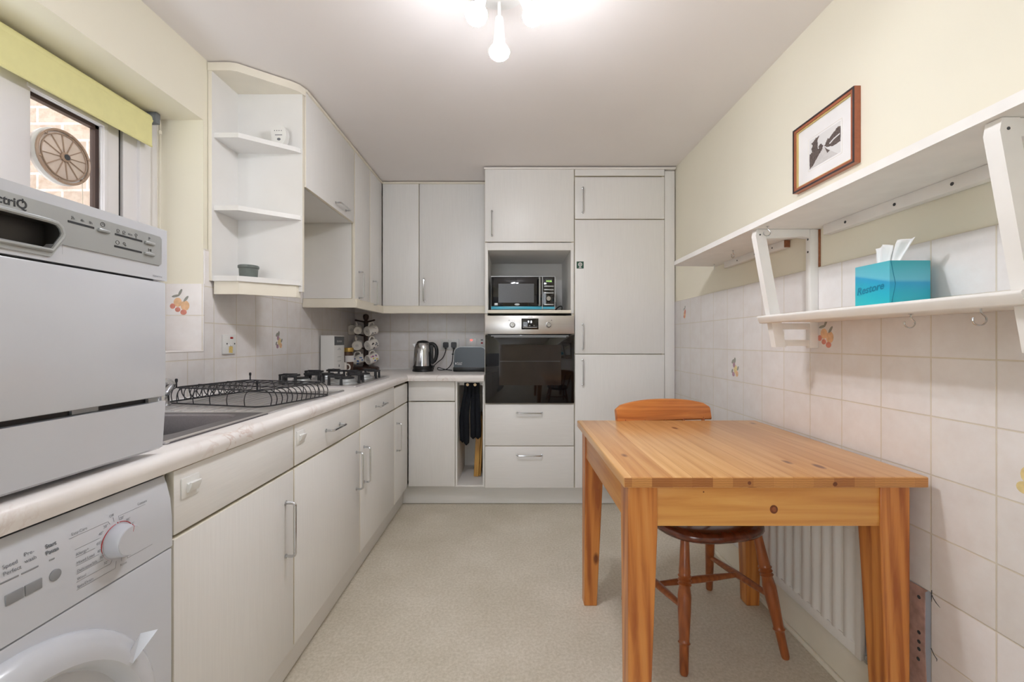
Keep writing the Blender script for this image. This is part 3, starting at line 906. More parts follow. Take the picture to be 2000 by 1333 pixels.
obj('niche_lining', MB().box(-.1645, -.161, YT1, 3.478, 1.327, 1.728).box(.393, .3965, YT1, 3.478, 1.327, 1.728).box(-.161, .393, YT1, 3.478, 1.728, 1.745)
    .box(-.161, .393, 3.43, 3.478, 1.327, 1.728), 'carcass', ov)
obj('niche_shelf', MB().box(-.163, .395, YT0 - .002, 3.478, 1.306, 1.327, .002), 'edge', ov, 'cream edged shelf')
d = obj('door', MB().box(ox0 + G, ox1 - G, YT0, YT1, 1.784, 2.268, .0025), ['lam', 'edge'], ov, front='Y')
obj('handle', bow_handle((-.134, YT0, 1.905), ZD, (0, -1, 0), .165), 'chrome', d, 'chrome handle')
for a, b2 in ((.4195, .697), (.137, .4155)):
    d = obj('drawer_front', MB().box(ox0 + G, ox1 - G, YT0, YT1, a, b2, .0025), ['lam_x', 'edge'], ov, front='Y')
    obj('handle', bow_handle((.117, YT0, b2 - .057), (1, 0, 0), (0, -1, 0), .165), 'chrome', d, 'chrome handle')

fx0, fx1 = .4185, 1.0215
fg = thing('fridge_housing', 'tall white integrated fridge freezer housing beside the right wall', 'cabinet', (.72, 3.2, DB))
fb = MB().box(fx0, fx0 + .016, YT1, 3.49, .136, 2.265).box(fx1 - .016, fx1, YT1, 3.49, .136, 2.265).box(fx0 + .016, fx1 - .016, 3.478, 3.49, .136, 2.265)
fb.box(fx0 + .016, fx1 - .016, YT1 + .01, 3.478, .136, 2.24)
obj('body', fb, 'edge', fg)
obj('top_panel', MB().box(fx0 + G, fx1 - G, YT0, YT1, 2.226, 2.268, .002), ['lam_x', 'edge'], fg, front='Y')
def fdoor(a, b2, hz):
    d = obj('door', MB().box(fx0 + G, fx1 - G, YT0, YT1, a, b2, .0025), ['lam', 'edge'], fg, front='Y')
    obj('handle', bow_handle((.472, YT0, hz), ZD, (0, -1, 0), .165), 'chrome', d, 'chrome handle')
fdoor(1.937, 2.217, 2.060)
fdoor(1.0345, 1.931, 1.148)
fdoor(.137, 1.0295, .910)
obj('side_filler', MB().box(fx1 + .003, XR - .008, YT0 + .010, YT1 + .01, .136, 2.262, .002), 'lam', fg)
cn = MB().prism([(YT0 - .012, 2.268), (3.49, 2.268), (3.49, ZC - .008), (YT0 - .008, ZC - .008), (YT0 - .016, ZC - .012)], 'X', ox0 - .004, XR - .009)
o = obj('cornice', cn, 'shelf_white', loc=(.45, 3.2, 2.268)); tag(o, 'white cornice along the top of the tall oven and fridge housings', 'cornice')

stk = obj('door_sticker', MB().box(.432, .479, YT0 - .0012, YT0 - .0002, 1.605, 1.652).ring((.4555, YT0 - .0014, 1.632), (0, 1, 0), .0115, .0022, 20, 6, 1)
          .ring((.4555, YT0 - .0014, 1.632), (0, 1, 0), .005, .0016, 14, 6, 1).box(.446, .465, YT0 - .0018, YT0 - .0012, 1.609, 1.612, mi=1)
          .box(.449, .462, YT0 - .0018, YT0 - .0012, 1.6135, 1.616, mi=1), ['green', 'mount'], loc=(.4555, YT0, 1.605))
tag(stk, 'small square dark green sticker with white emblem on the fridge door', 'sticker')
# ================================================================== LARGE APPLIANCES
# ---- table-top dishwasher
dw = thing('dishwasher', 'white countertop dishwasher with silver control panel standing on the worktop', 'dishwasher', (-.95, .595, WT))
DX = -.690
D0, D1 = .317, .873
obj('body', MB().box(-1.185, -.722, D0 + .003, D1 - .003, .908, 1.338, .006), 'white_enamel_shaded', dw)
obj('base_gap', MB().box(-.722, -.712, D0 + .01, D1 - .01, .995, 1.012).box(-.722, -.712, D0 + .01, D1 - .01, 1.234, 1.244), 'black', dw, 'dark seam between panels')
obj('gap_strip', MB().box(-.712, -.708, .70, .745, 1.001, 1.008), 'silver', dw, 'grey catch strip')
obj('gap_strip', MB().box(-.712, -.706, .845, .868, 1.000, 1.009), 'silver', dw, 'grey catch strip')
obj('door_panel', MB().box(-.722, DX - .003, D0, D1, 1.0095, 1.237, .004), 'white_enamel_shaded', dw)
kp = MB().prism([(-.722, .904), (-.708, .904), (-.701, .909), (-.695, 1.000), (-.722, 1.000)], 'Y', D0, D1)
obj('kick_panel', kp, 'white_enamel_shaded', dw)
ft = MB()
obj('foot', MB().lathe([(.018, 0), (.018, .016)], (-.80, .83, WT), ZD, 14), 'black', dw)
obj('foot', MB().lathe([(.018, 0), (.018, .016)], (-.80, .37, WT), ZD, 14), 'black', dw)
obj('foot', MB().lathe([(.018, 0), (.018, .016)], (-1.15, .83, WT), ZD, 14), 'black', dw)
obj('foot', MB().lathe([(.018, 0), (.018, .016)], (-1.15, .37, WT), ZD, 14), 'black', dw)
HB0, HB1, HC0, HC1 = .520, .670, 1.2535, 1.301
fa = MB().box(-.722, DX - .002, D0, HB0, 1.2395, 1.341).box(-.722, DX - .002, HB1, D1, 1.2395, 1.341)
fa.box(-.722, DX - .002, HB0, HB1, HC1, 1.341).box(-.722, DX - .002, HB0, HB1, 1.2395, HC0)
for q in ([(.652, 1.2462), (.674, 1.2462), (.674, 1.269), (.668, 1.269), (.662, 1.262)],):
    fa.prism(q, 'X', -.715, DX - .0022).prism([(1.19 - y, z) for y, z in q], 'X', -.715, DX - .0022)
fas = obj('fascia', fa, 'white_enamel_shaded', dw)
def mir(p): return (1.19 - p[0], p[1])
hr = [(.652, HC0 + .002)] + [(.6675, 1.279), (.6688, 1.285), (.666, 1.293), (.660, 1.298), (.650, 1.2995)]
hole = hr + [mir(p) for p in hr[::-1]]
sil = MB()
xs0, xs1 = DX - .002, DX
sil.prism([(.652, 1.2462), (.662, 1.262), (.668, 1.268), (.853, 1.268), (.8575, 1.2725), (.8575, 1.320), (.853, 1.3245), (.660, 1.3245), (.650, 1.3245)] + [(p[0], p[1]) for p in hr[::-1]], 'X', xs0, xs1)
sil.prism([mir(p) for p in [(.652, 1.2462), (.662, 1.262), (.668, 1.268), (.853, 1.268), (.8575, 1.2725), (.8575, 1.320), (.853, 1.3245), (.660, 1.3245), (.650, 1.3245)] + hr[::-1]], 'X', xs0, xs1)
sil.box(xs0, xs1, .540, .650, 1.2995, 1.3245).box(xs0, xs1, .538, .652, 1.2462, HC0 + .002)
pan = obj('control_panel', sil, 'silver', dw, 'silver control panel')
obj('handle_pocket', MB().box(-.721, -.718, HB0, HB1, HC0, HC1).box(-.718, DX - .003, HB0, HB0 + .002, HC0, HC1).box(-.718, DX - .003, HB1 - .002, HB1, HC0, HC1)
    .box(-.718, DX - .003, HB0, HB1, HC0, HC0 + .002).box(-.718, DX - .003, HB0, HB1, HC1 - .002, HC1), 'pocket', pan, 'dark recessed grip')
obj('handle_rim', MB().tube([(DX, p[0], p[1]) for p in hole], .0035, 8, True), 'silver', pan)
lb = MB()
X_ = DX
lb.text('electriQ', (X_, .6195, 1.3068), YD, ZD, .0172, 'RIGHT', bold=.00035)
lb.tube([(X_ + .0003, .6135, 1.3145), (X_ + .0003, .6135, 1.3205)], .0007, 5)
for s_, y in (('2h', .6805), ('4h', .6955), ('8h', .7095)): lb.text(s_, (X_, y, 1.3115), YD, ZD, .0062)
lb.text('eco', (X_, .7815, 1.311), YD, ZD, .0062); lb.text('P', (X_, .8255, 1.3115), YD, ZD, .0085)
for y0, y1, z in ((.676, .7185, 1.3065), (.756, .812, 1.306), (.755, .811, 1.285)):
    lb.flat([(0, 0), (y1 - y0, 0), (y1 - y0, .0034), (0, .0034)], (X_, y0, z - .0017), YD, ZD)
lb.ring((X_ + .0003, .7335, 1.3165), (1, 0, 0), .0036, .0004, 20, 5).tube([(X_ + .0003, .7335, 1.319), (X_ + .0003, .7335, 1.3165), (X_ + .0003, .7355, 1.3160)], .0003, 5)
for y, w_ in ((.7620, .0032), (.7735, .0030)):
    lb.ring((X_ + .0003, y, 1.3135), (1, 0, 0), w_ - .0008, .00035, 14, 5).tube([(X_ + .0003, y - w_, 1.3098), (X_ + .0003, y + w_, 1.3098)], .00035, 5)
lb.ring((X_ + .0003, .7985, 1.3145), (1, 0, 0), .0022, .00035, 14, 5).tube([(X_ + .0003, .7985, 1.3122), (X_ + .0003, .7985, 1.309)], .00035, 5).tube([(X_ + .0003, .7968, 1.309), (X_ + .0003, .8002, 1.309)], .00035, 5)
lb.ring((X_ + .0003, .761, 1.2925), (1, 0, 0), .0032, .00035, 16, 5).ring((X_ + .0003, .774, 1.2935), (1, 0, 0), .0020, .00035, 12, 5).ring((X_ + .0003, .7765, 1.2905), (1, 0, 0), .0012, .0003, 10, 5)
lb.tube([(X_ + .0003, .8255, 1.2908), (X_ + .0003, .8255, 1.2955), (X_ + .0003, .829, 1.2931), (X_ + .0003, .8255, 1.2908)], .00035, 5)
lb.tube([(X_ + .0003, .8302, 1.2908), (X_ + .0003, .8302, 1.2955)], .00035, 5).tube([(X_ + .0003, .8316, 1.2908), (X_ + .0003, .8316, 1.2955)], .00035, 5)
obj('lettering', lb, 'ink_dark', pan, smooth=0)
obj('model_lettering', MB().text('EQDWTTW', (DX - .002, .838, 1.2445), YD, ZD, .0042), 'ink_grey', fas, smooth=0)
for y0, y1, z in ((.7245, .745, 1.306), (.817, .839, 1.306), (.816, .838, 1.285)):
    obj('button', MB().box(DX - .001, DX + .0035, y0, y1, z - .0028, z + .0028, .0016, 3), 'silver', pan)

# ---- washing machine
wm = thing('washing_machine', 'white front loading washing machine fitted under the worktop', 'washing machine', (-.95, .585, 0))
W0, W1, WXF = .286, .884, -.690
obj('body', MB().box(-1.25, WXF - .03, W0 + .002, W1 - .002, .012, .846, .004), 'white_enamel_shaded', wm)
fs = MB().prism([(-.722, .704), (WXF, .704), (WXF - .0005, .76), (WXF - .004, .80), (WXF - .012, .832), (WXF - .018, .846), (-.722, .846)], 'Y', W0, W1)
fsc = obj('control_panel', fs, 'white_enamel_shaded', wm)
obj('front_panel', MB().box(-.722, WXF, W0, W1, .10, .7015, .004), 'white_enamel_shaded', wm)
obj('plinth_panel', MB().box(-.722, WXF - .004, W0, W1, .012, .098, .003), 'white_enamel_shaded', wm)
for y in (.33, .84):
    obj('foot', MB().lathe([(.02, 0), (.02, .014)], (-.72, y, 0), ZD, 14), 'black', wm)
    obj('foot', MB().lathe([(.02, 0), (.02, .014)], (-1.2, y, 0), ZD, 14), 'black', wm)
def fx(z):            # surface of the curved fascia
    for (xa, za), (xb, zb) in (((WXF, .704), (WXF - .0005, .76)), ((WXF - .0005, .76), (WXF - .004, .80)), ((WXF - .004, .80), (WXF - .012, .832)), ((WXF - .012, .832), (WXF - .018, .846))):
        if z <= zb: return xa + (xb - xa) * (z - za) / (zb - za)
    return WXF - .018
lt = MB(); lt2 = MB()
def wt_(s_, y, z, size=.0063, mb=None, bold=0): (mb or lt).text(s_, (fx(z) + .0003, y, z), YD, Vector((fx(z + .006) - fx(z), 0, .006)).normalized(), size, bold=bold)
wt_('Easy-Care', .688, .8115)
for s_, y, z in (('Allergy+', .690, .7785), ('Mixed Load', .690, .7650), ('Delicates/Silk', .690, .7520), ('Wool', .690, .7395), ('Spin/Drain', .690, .7270)): wt_(s_, y, z)
for s_, y, z in (('30°', .739, .801), ('40°', .7295, .793), ('60°', .7245, .779), ('40°', .7245, .766), ('30°', .728, .754), ('30°', .735, .741),
                 ('20°', .771, .803), ('30°', .7815, .7955), ('40°', .789, .7845), ('60°', .794, .774), ('60°', .790, .750), ('90°', .7815, .733)): wt_(s_, y, z, .0065)
wt_('Off', .7535, .8135); wt_('Cottons', .810, .8135, .0062); wt_('Rinse', .7655, .7225)
wt_('Start', .6495, .8095, .0080, lt, .0003); wt_('Pause', .6480, .8005, .0080, lt, .0003)
wt_('Pre-', .6215, .8115, .0078); wt_('wash', .6200, .8025, .0078)
wt_('Speed', .5940, .8075, .0078); wt_('Perfect', .5930, .7985, .0078)
def ln(pts, r=.00025): lt2.tube([(fx(z) + .0002, y, z) for y, z in pts], r, 5)
ln([(.684, .8085), (.750, .8085), (.752, .803)]); ln([(.690, .7885), (.733, .7885)]); ln([(.690, .776), (.722, .776)]); ln([(.690, .763), (.727, .763)])
ln([(.690, .750), (.735, .750)]); ln([(.690, .737), (.748, .737), (.751, .742)]); ln([(.690, .7245), (.757, .7245), (.759, .736)])
ln([(.770, .803), (.770, .810), (.826, .810)]); ln([(.781, .740), (.781, .730), (.835, .730)]); ln([(.760, .804), (.760, .812)]); ln([(.769, .731), (.769, .737)])
obj('lettering', lt, 'ink_grey', fsc, smooth=0); obj('guide_lines', lt2, 'ink_grey', fsc, smooth=0)
bt = MB()
for y, z in ((.604, .765), (.628, .765)): bt.box(WXF - .002, WXF + .0008, y - .0112, y + .0112, z - .0076, z + .0076, .001)
obj('button', bt, 'grey_plastic', fsc, 'grey square buttons')
obj('button', MB().lathe([(.0085, -.002), (.0085, .0012), (.0075, .0018), (0, .0018)], (fx(.766), .658, .766), (1, 0, 0), 24), 'grey_plastic', fsc, 'grey round start button')
obj('indicator_bars', MB().box(fx(.79) - .001, fx(.79) + .0006, .589, .6115, .7893, .7918, .0006).box(fx(.79) - .001, fx(.79) + .0006, .6145, .637, .7893, .7918, .0006).box(fx(.79) - .001, fx(.79) + .0006, .6515, .6595, .7898, .7922, .0006), 'grey_plastic', fsc)
kc = Vector((fx(.7695), .764, .7695))
kr = MB()
for a0, a1 in ((100, 300), (38, 85)):
    kr.tube([kc + Vector((.0003, .0315 * cos(radians(a0 + (a1 - a0) * i / 24)), .0315 * sin(radians(a0 + (a1 - a0) * i / 24)))) for i in range(25)], .0007, 5)
kr.flat(ell(0, 0, .0012, .0012, 0, 10), kc + Vector((.0002, -.001, .0318)), YD, ZD)
obj('dial_ring', kr, 'red', fsc, 'dark red printed dial ring')
kb = obj('dial', MB().lathe([(.0285, -.002), (.0280, .004), (.0262, .019), (.0245, .0225), (.0, .0225)], kc, (1, 0, 0), 40), 'dial_grey', fsc, 'round white programme dial')
obj('dial_cap', MB().lathe([(.0238, .0222), (.0236, .0230), (0, .0232)], kc, (1, 0, 0), 40), 'white_enamel_shaded', kb, 'white dial cap')
obj('pointer', MB().tube([kc + Vector((.0226, .004, .014)), kc + Vector((.0226, .006, .023)), kc + Vector((.019, .0065, .026))], .0007, 5), 'red', kb)
# porthole door
dc = Vector((WXF, .585, .44))
dr = MB().lathe([(.243, -.004), (.245, .004), (.242, .014), (.232, .024), (.215, .031), (.203, .031), (.197, .026), (.192, .014), (.188, .004), (.180, .0)], dc, (1, 0, 0), 72)
door = obj('door', dr, 'white_enamel_shaded', wm)
obj('porthole', MB().lathe([(.190, .002), (.170, .004), (.12, -.0), (.06, -.001), (0, -.001)], dc + Vector((.004, 0, 0)), (1, 0, 0), 56), 'white_enamel_shaded', door)
a = radians(38)
rd, td = Vector((0, cos(a), sin(a))), Vector((0, -sin(a), cos(a)))
q = dc + rd * .205
hp = [q + Vector((.030, 0, 0)) - td * .012, q + rd * .048 + Vector((.050, 0, 0)) + td * .002, q + rd * .040 + Vector((.026, 0, 0)) + td * .006, q + Vector((.026, 0, 0)) + td * .006]
hm = MB().add([p + o for p in hp for o in (Vector((0, 0, 0)), Vector((.003, 0, .004)))], [(0, 2, 4, 6), (1, 7, 5, 3), (0, 1, 3, 2), (2, 3, 5, 4), (4, 5, 7, 6), (6, 7, 1, 0)])
obj('door_handle', hm, 'white_enamel_shaded', door)

# ---- built-in oven
o_ = thing('oven', 'built-in electric oven with steel control panel and black glass door', 'oven', (.117, 3.15, .703))
OX0, OX1, OY = -.1795, .4135, 2.892
obj('body', MB().box(OX0 + .022, OX1 - .022, YT1 + .002, 3.44, .712, 1.285), 'black', o_)
cp = obj('control_panel', MB().box(OX0, OX1, OY, YT1 - .002, 1.166, 1.289, .0025), 'steel', o_, 'brushed steel control panel')
dg_ = MB().box(OX0 + .001, OX1 - .001, OY + .002, YT1 - .002, .706, 1.160, .003)
od = obj('door', dg_, 'black_gloss', o_, 'black glass door')
M['oven_window'] = plain('dark_brown_oven_glass', (44, 37, 34), .04, var=.1, spec=.45)
obj('window', MB().box(-.085, .327, OY + .0012, OY + .0022, .826, 1.094, .0), 'oven_window', od)
obj('handle', MB().tube([(-.12, OY - .002, 1.146), (.36, OY - .002, 1.146)], .0032, 8).box(-.14, .375, OY - .006, OY + .002, 1.150, 1.158, .002), 'grey_plastic', od, 'slim dark door handle, highlight coloured grey')  # grey on the dark bar paints in its highlight
obj('rack_line', MB().tube([(-.08, OY + .0008, .985), (.32, OY + .0008, .985)], .0009, 5), 'ink_grey', od)
disp = obj('display', MB().box(.063, .176, OY - .0012, OY + .001, 1.197, 1.270, .0008), 'black_gloss', cp, 'black clock display')
obj('digits', MB().text('9', (.104, OY - .0014, 1.240), (1, 0, 0), ZD, .022).text('8', (.122, OY - .0014, 1.240), (1, 0, 0), ZD, .022), 'white_lit', disp, smooth=0)
obj('display_icons', MB().box(.073, .166, OY - .0016, OY - .0012, 1.2105, 1.2130).box(.080, .089, OY - .0016, OY - .0012, 1.2215, 1.2235).box(.142, .150, OY - .0016, OY - .0012, 1.2225, 1.2240)
    .ring((.118, OY - .0014, 1.2225), (0, 1, 0), .003, .0006, 14, 5), 'mount', disp, smooth=0)
for x in (.0025, .242):
    k = MB().lathe([(.019, 0), (.019, .006), (.0165, .010), (.0155, .030), (.013, .033), (0, .033)], (x, OY, 1.227), (0, -1, 0), 30)
    k.box(x - .0015, x + .0015, OY - .036, OY - .012, 1.226, 1.243, .001)
    kn = obj('knob', k, 'chrome', cp, 'round chrome knob')
    tk = MB()
    for i in range(9):
        a = radians(-120 + 30 * i) + pi / 2
        tk.flat(ell(.027 * cos(a), .027 * sin(a), .0011, .0011, 0, 8), (x, OY, 1.227), (1, 0, 0), ZD)
    tk.flat(ell(0, 0, .003, .003), (x - .021, OY, 1.258) if x < .1 else (x + .021, OY, 1.258), (1, 0, 0), ZD)
    obj('knob_marks', tk, 'ink', cp, smooth=0)
obj('lettering', MB().text('ZANUSSI', (.12, OY - .0003, 1.2765), (1, 0, 0), ZD, .0085, 'CENTER', bold=.0002), 'ink', cp, smooth=0)

# ---- microwave in the niche
mw = thing('microwave', 'black and silver microwave with blue bottom strip inside the housing niche', 'microwave', (.074, 3.17, 1.327))
MY = 3.0
def mx(x): return (x - 1000) * MY / 850
def mz(y): return CAM_Z - (y - 666.5) * MY / 850
obj('body', MB().box(mx(958), mx(1085), MY + .012, 3.35, 1.333, mz(540), .006), 'silver', mw)
for x in (-.13, .28):
    obj('foot', MB().lathe([(.012, 0), (.012, .008)], (x, 3.05, 1.327), ZD, 12), 'black', mw)
    obj('foot', MB().lathe([(.012, 0), (.012, .008)], (x, 3.31, 1.327), ZD, 12), 'black', mw)
md = obj('door', MB().box(mx(959.5), mx(1059), MY, MY + .012, mz(598.5), mz(541), .003), 'black_gloss', mw, 'black glass door')
M['mw_window'] = plain('grey_mesh_window', (92, 94, 98), .25, var=.05, scale=200)
obj('window', MB().box(mx(973.5), mx(1043), MY - .0008, MY + .001, mz(591.5), mz(554.5)), 'mw_window', md, 'grey mesh window')
obj('handle', bow_handle((mx(1053.5), MY, (mz(543.5) + mz(596.5)) / 2), ZD, (0, -1, 0), mz(543.5) - mz(596.5), .028, .006), 'silver', md, 'vertical silver handle')
obj('badge', MB().flat(ell(0, 0, .018, .0075, 0, 24), (mx(1010), MY - .0002, mz(595)), (1, 0, 0), ZD, 0, .001).flat(rrect(-.011, .011, -.008, .008, .002, 3), (mx(969), MY - .0002, mz(594.5)), (1, 0, 0), ZD, 0, .0006), 'silver', md, 'small silver badges')
pn = obj('control_panel', MB().box(mx(1059.8), mx(1083.5), MY, MY + .012, mz(604), mz(541), .003), 'black_gloss', mw, 'black control panel')
obj('side_trim', MB().box(mx(1058.8), mx(1060), MY - .001, MY + .012, mz(604), mz(540.5)).box(mx(1083.2), mx(1084.6), MY - .001, MY + .012, mz(604), mz(540.5)).box(mx(958.5), mx(1084.6), MY - .001, MY + .012, mz(541), mz(539.8)), 'silver', mw)
bs = obj('blue_strip', MB().box(mx(959.5), mx(1058.6), MY - .001, MY + .012, mz(604.5), mz(599), .001).box(mx(1060.2), mx(1083), MY - .0014, MY - .0006, mz(604), mz(599.5)), 'blue_strip', mw, 'pale blue protective strip along the bottom')
ds = obj('display', MB().box(mx(1064.5), mx(1079), MY - .001, MY + .001, mz(552.5), mz(545)), 'ink', pn)
obj('digits', MB().text('14:16', (mx(1071.8), MY - .0012, mz(551.2)), (1, 0, 0), ZD, .018, 'CENTER'), 'green_lit', ds, smooth=0)
for y in (559.6, 566.3, 572.6, 595.3):
    obj('button', MB().box(mx(1062.6), mx(1081.5), MY - .004, MY + .001, mz(y + 1.2), mz(y - 1.2), .0015), 'silver', pn, 'silver bar button')
obj('knob', MB().lathe([(.019, 0), (.0185, .004), (.016, .016), (.014, .018), (0, .018)], (mx(1071.3), MY, mz(583.8)), (0, -1, 0), 28), 'chrome', pn, 'round chrome knob')
# socket, plug and flex behind the microwave
sk = thing('power_socket', 'white socket on the niche back wall behind the microwave', 'socket', (.345, 3.43, 1.40))
obj('face_plate', MB().box(.300, .386, 3.419, 3.4298, 1.338, 1.428, .003), 'white_plastic', sk)
def plug(label, x, y, z, s=1.0):
    pg = thing('plug', label, 'plug', (x, y, z))
    out = rrect(-.021, .021, -.020, .024, .010, 4)
    obj('plug_body', MB().prism([(x + p[0] * s, z + p[1] * s) for p in out], 'Y', y - .028, y - .001).box(x - .009, x + .009, y - .024, y - .008, z - .030 * s, z - .015 * s, .003), 'black', pg)
    return pg
pg = plug('black plug in the socket behind the microwave', .322, 3.418, 1.405)
obj('flex', MB().tube(smooth_path([(.322, 3.40, 1.374), (.325, 3.38, 1.340), (.345, 3.33, 1.334), (.372, 3.27, 1.352), (.368, 3.22, 1.375), (.345, 3.20, 1.372), (.318, 3.24, 1.345), (.306, 3.28, 1.336)], 6), .004, 8), 'black', pg, 'black power flex')

# ================================================================== ON THE WORKTOP
# ---- sink
sn = thing('kitchen_sink', 'stainless steel sink with grooved drainer set into the worktop', 'sink', (-1.0, 1.45, WT))
def loops(lp, z_):
    return [(p[0], p[1], q) for lp_, q in zip(lp, z_) for p in lp_]
SX0, SX1, SY0, SY1 = -1.238, -.752, .945, 1.952
BX = (-1.135, -.812, 1.005, 1.318)
n_ = 6
lp = [rrect(SX0, SX1, SY0, 1.352, .012, n_), rrect(SX0, SX1, SY0, 1.352, .012, n_), rrect(BX[0], BX[1], BX[2], BX[3], .05, n_), rrect(BX[0] + .004, BX[1] - .004, BX[2] + .004, BX[3] - .004, .05, n_),
      rrect(BX[0] + .012, BX[1] - .012, BX[2] + .012, BX[3] - .012, .05, n_), rrect(BX[0] + .05, BX[1] - .05, BX[2] + .05, BX[3] - .05, .04, n_)]
zz = [WT + .0002, WT + .004, WT + .004, WT - .002, WT - .145, WT - .155]
k = len(lp[0])
mb = MB(); vs = loops(lp, zz)
fs_ = [[i * k + j, i * k + (j + 1) % k, (i + 1) * k + (j + 1) % k, (i + 1) * k + j] for i in range(5) for j in range(k)] + [list(range(5 * k, 6 * k))]
mb.add(vs, fs_)
obj('bowl', mb, 'steel_bowl_shaded', sn)
dm = MB().box(SX0, SX1, 1.352, SY1, WT + .0002, WT + .003, .001)
for i in range(11):
    x = -1.175 + .034 * i
    dm.box(x - .007, x + .007, 1.375, 1.90, WT + .0025, WT + .0062, .002)
dm.box(SX0, SX1, SY1 - .012, SY1, WT + .001, WT + .006, .002).box(SX1 - .012, SX1, SY0, SY1, WT + .001, WT + .0065, .002).box(SX0, SX0 + .01, SY0, SY1, WT + .001, WT + .006, .002)
obj('drainer', dm, 'steel_y', sn)
obj('waste', MB().lathe([(.035, 0), (.035, .003), (.012, .003), (0, .001)], (-.97, 1.16, WT - .1545), ZD, 24), 'chrome', sn)

tp = thing('mixer_tap', 'chrome mixer tap at the back of the sink beside the dishwasher', 'tap', (-1.195, 1.455, WT + .004))
tb = Vector((-1.195, 1.485, WT + .004))
obj('tap_body', MB().lathe([(.027, 0), (.027, .006), (.022, .010), (.021, .045), (.019, .05)], tb, ZD, 24), 'chrome', tp)
hd = tb + Vector((.000, .0, .048))
hx = Vector((.50, .1, .86)).normalized()
obj('lever_head', MB().lathe([(.020, -.006), (.0235, .002), (.0245, .030), (.021, .042), (.012, .047), (0, .048)], hd, hx, 26), 'chrome', tp)
obj('collar', MB().lathe([(.0215, -.004), (.0245, -.001), (.0245, .003), (.0215, .004)], hd, hx, 26), 'ink_grey', tp)
obj('spout', MB().tube(smooth_path([tb + Vector((0, -.015, .035)), tb + Vector((.03, -.07, .075)), tb + Vector((.075, -.135, .10)), tb + Vector((.10, -.17, .085))], 6), .011, 12), 'chrome', tp)

# ---- black wire dish rack, upside down on the drainer
rk = thing('dish_rack', 'black wire dish rack lying upside down on the sink drainer', 'dish rack', (0, 0, 0))
def flat_loop(x0, x1, y0, y1, r, z): return [(p[0], p[1], z) for p in rrect(x0, x1, y0, y1, r, 5)]
A, B_ = .215, .175           # half sizes, long axis along local x
obj('base_loop', MB().tube(flat_loop(-A, A, -B_, B_, .045, .0036), .0025, 8, True), 'wire', rk)
obj('rim_loop', MB().tube(flat_loop(-A + .025, A - .025, -B_ + .02, B_ - .02, .03, .055), .0025, 8, True), 'wire', rk)
for i in range(13):          # bowed wires at the two short ends
    y = -B_ + .035 + (2 * B_ - .07) * i / 12
    for s_ in (-1, 1):
        obj('bowed_wire', MB().tube(smooth_path([(s_ * (A - .025), y, .055), (s_ * (A - .006), y, .046), (s_ * (A + .004), y, .026), (s_ * (A), y, .0045)], 4), .0016, 6), 'wire', rk)
for i in range(5):
    x = -A + .07 + (2 * A - .14) * i / 4
    for s_ in (-1, 1):
        obj('bowed_wire', MB().tube(smooth_path([(x, s_ * (B_ - .02), .055), (x, s_ * (B_ - .004), .045), (x, s_ * (B_ + .002), .025), (x, s_ * B_, .0045)], 4), .0016, 6), 'wire', rk)
for i in range(9):
    x = -A + .06 + (2 * A - .12) * i / 8
    obj('floor_wire', MB().tube([(x, -B_ + .02, .055), (x, B_ - .02, .055)], .0016, 6), 'wire', rk)
for y in (-.06, .06): obj('floor_wire', MB().tube([(-A + .025, y, .057), (A - .025, y, .057)], .0024, 6), 'wire', rk)
for i in range(10):          # plate hoops hanging below
    y = -.13 + .028 * i
    obj('plate_hoop', MB().tube(smooth_path([(-A + .03, y, .055), (-A + .035, y, .03), (-A + .055, y, .014), (-A + .08, y, .022), (-A + .095, y, .055)], 4), .0017, 6), 'wire', rk)
for sx in (-1, 1):
    for sy in (-1, 1):
        x, y = sx * (A - .04), sy * (B_ - .02)
        f_ = obj('foot', MB().tube([(x, y, .055), (x, y, .078)], .0026, 8).lathe([(.0035, 0), (.0045, .004), (.0045, .010), (.003, .013)], (x, y, .074), ZD, 12), 'wire', rk)
place(rk, (-.975, 1.64, WT + .0062), radians(-15))

# ---- gas hob
hb = thing('gas_hob', 'stainless steel four burner gas hob with black cast iron supports', 'hob', (-.985, 2.42, WT))
HX = (-1.225, -.762, 2.125, 2.715)
mb = MB()
lp = [rrect(HX[0], HX[1], HX[2], HX[3], .012, 4), rrect(HX[0], HX[1], HX[2], HX[3], .012, 4), rrect(HX[0] + .006, HX[1] - .006, HX[2] + .006, HX[3] - .006, .012, 4),
      rrect(HX[0] + .022, HX[1] - .022, HX[2] + .022, HX[3] - .022, .02, 4)]
vs = loops(lp, [WT + .0003, WT + .007, WT + .010, WT + .006]); k = len(lp[0])
mb.add(vs, [[i * k + j, i * k + (j + 1) % k, (i + 1) * k + (j + 1) % k, (i + 1) * k + j] for i in range(3) for j in range(k)] + [list(range(3 * k, 4 * k))])
obj('tray', mb, 'steel_y', hb)
for x, y, r in ((-1.10, 2.275, .040), (-.875, 2.275, .052), (-1.10, 2.565, .052), (-.875, 2.565, .040)):
    bb = obj('burner', MB().lathe([(r + .018, 0), (r + .016, .006), (r + .004, .010), (r, .022), (r - .004, .024), (0, .024)], (x, y, WT + .006), ZD, 30), 'silver', hb)
    obj('burner_cap', MB().lathe([(r - .004, 0), (r - .003, .005), (r - .008, .008), (0, .009)], (x, y, WT + .030), ZD, 30), 'iron', bb)
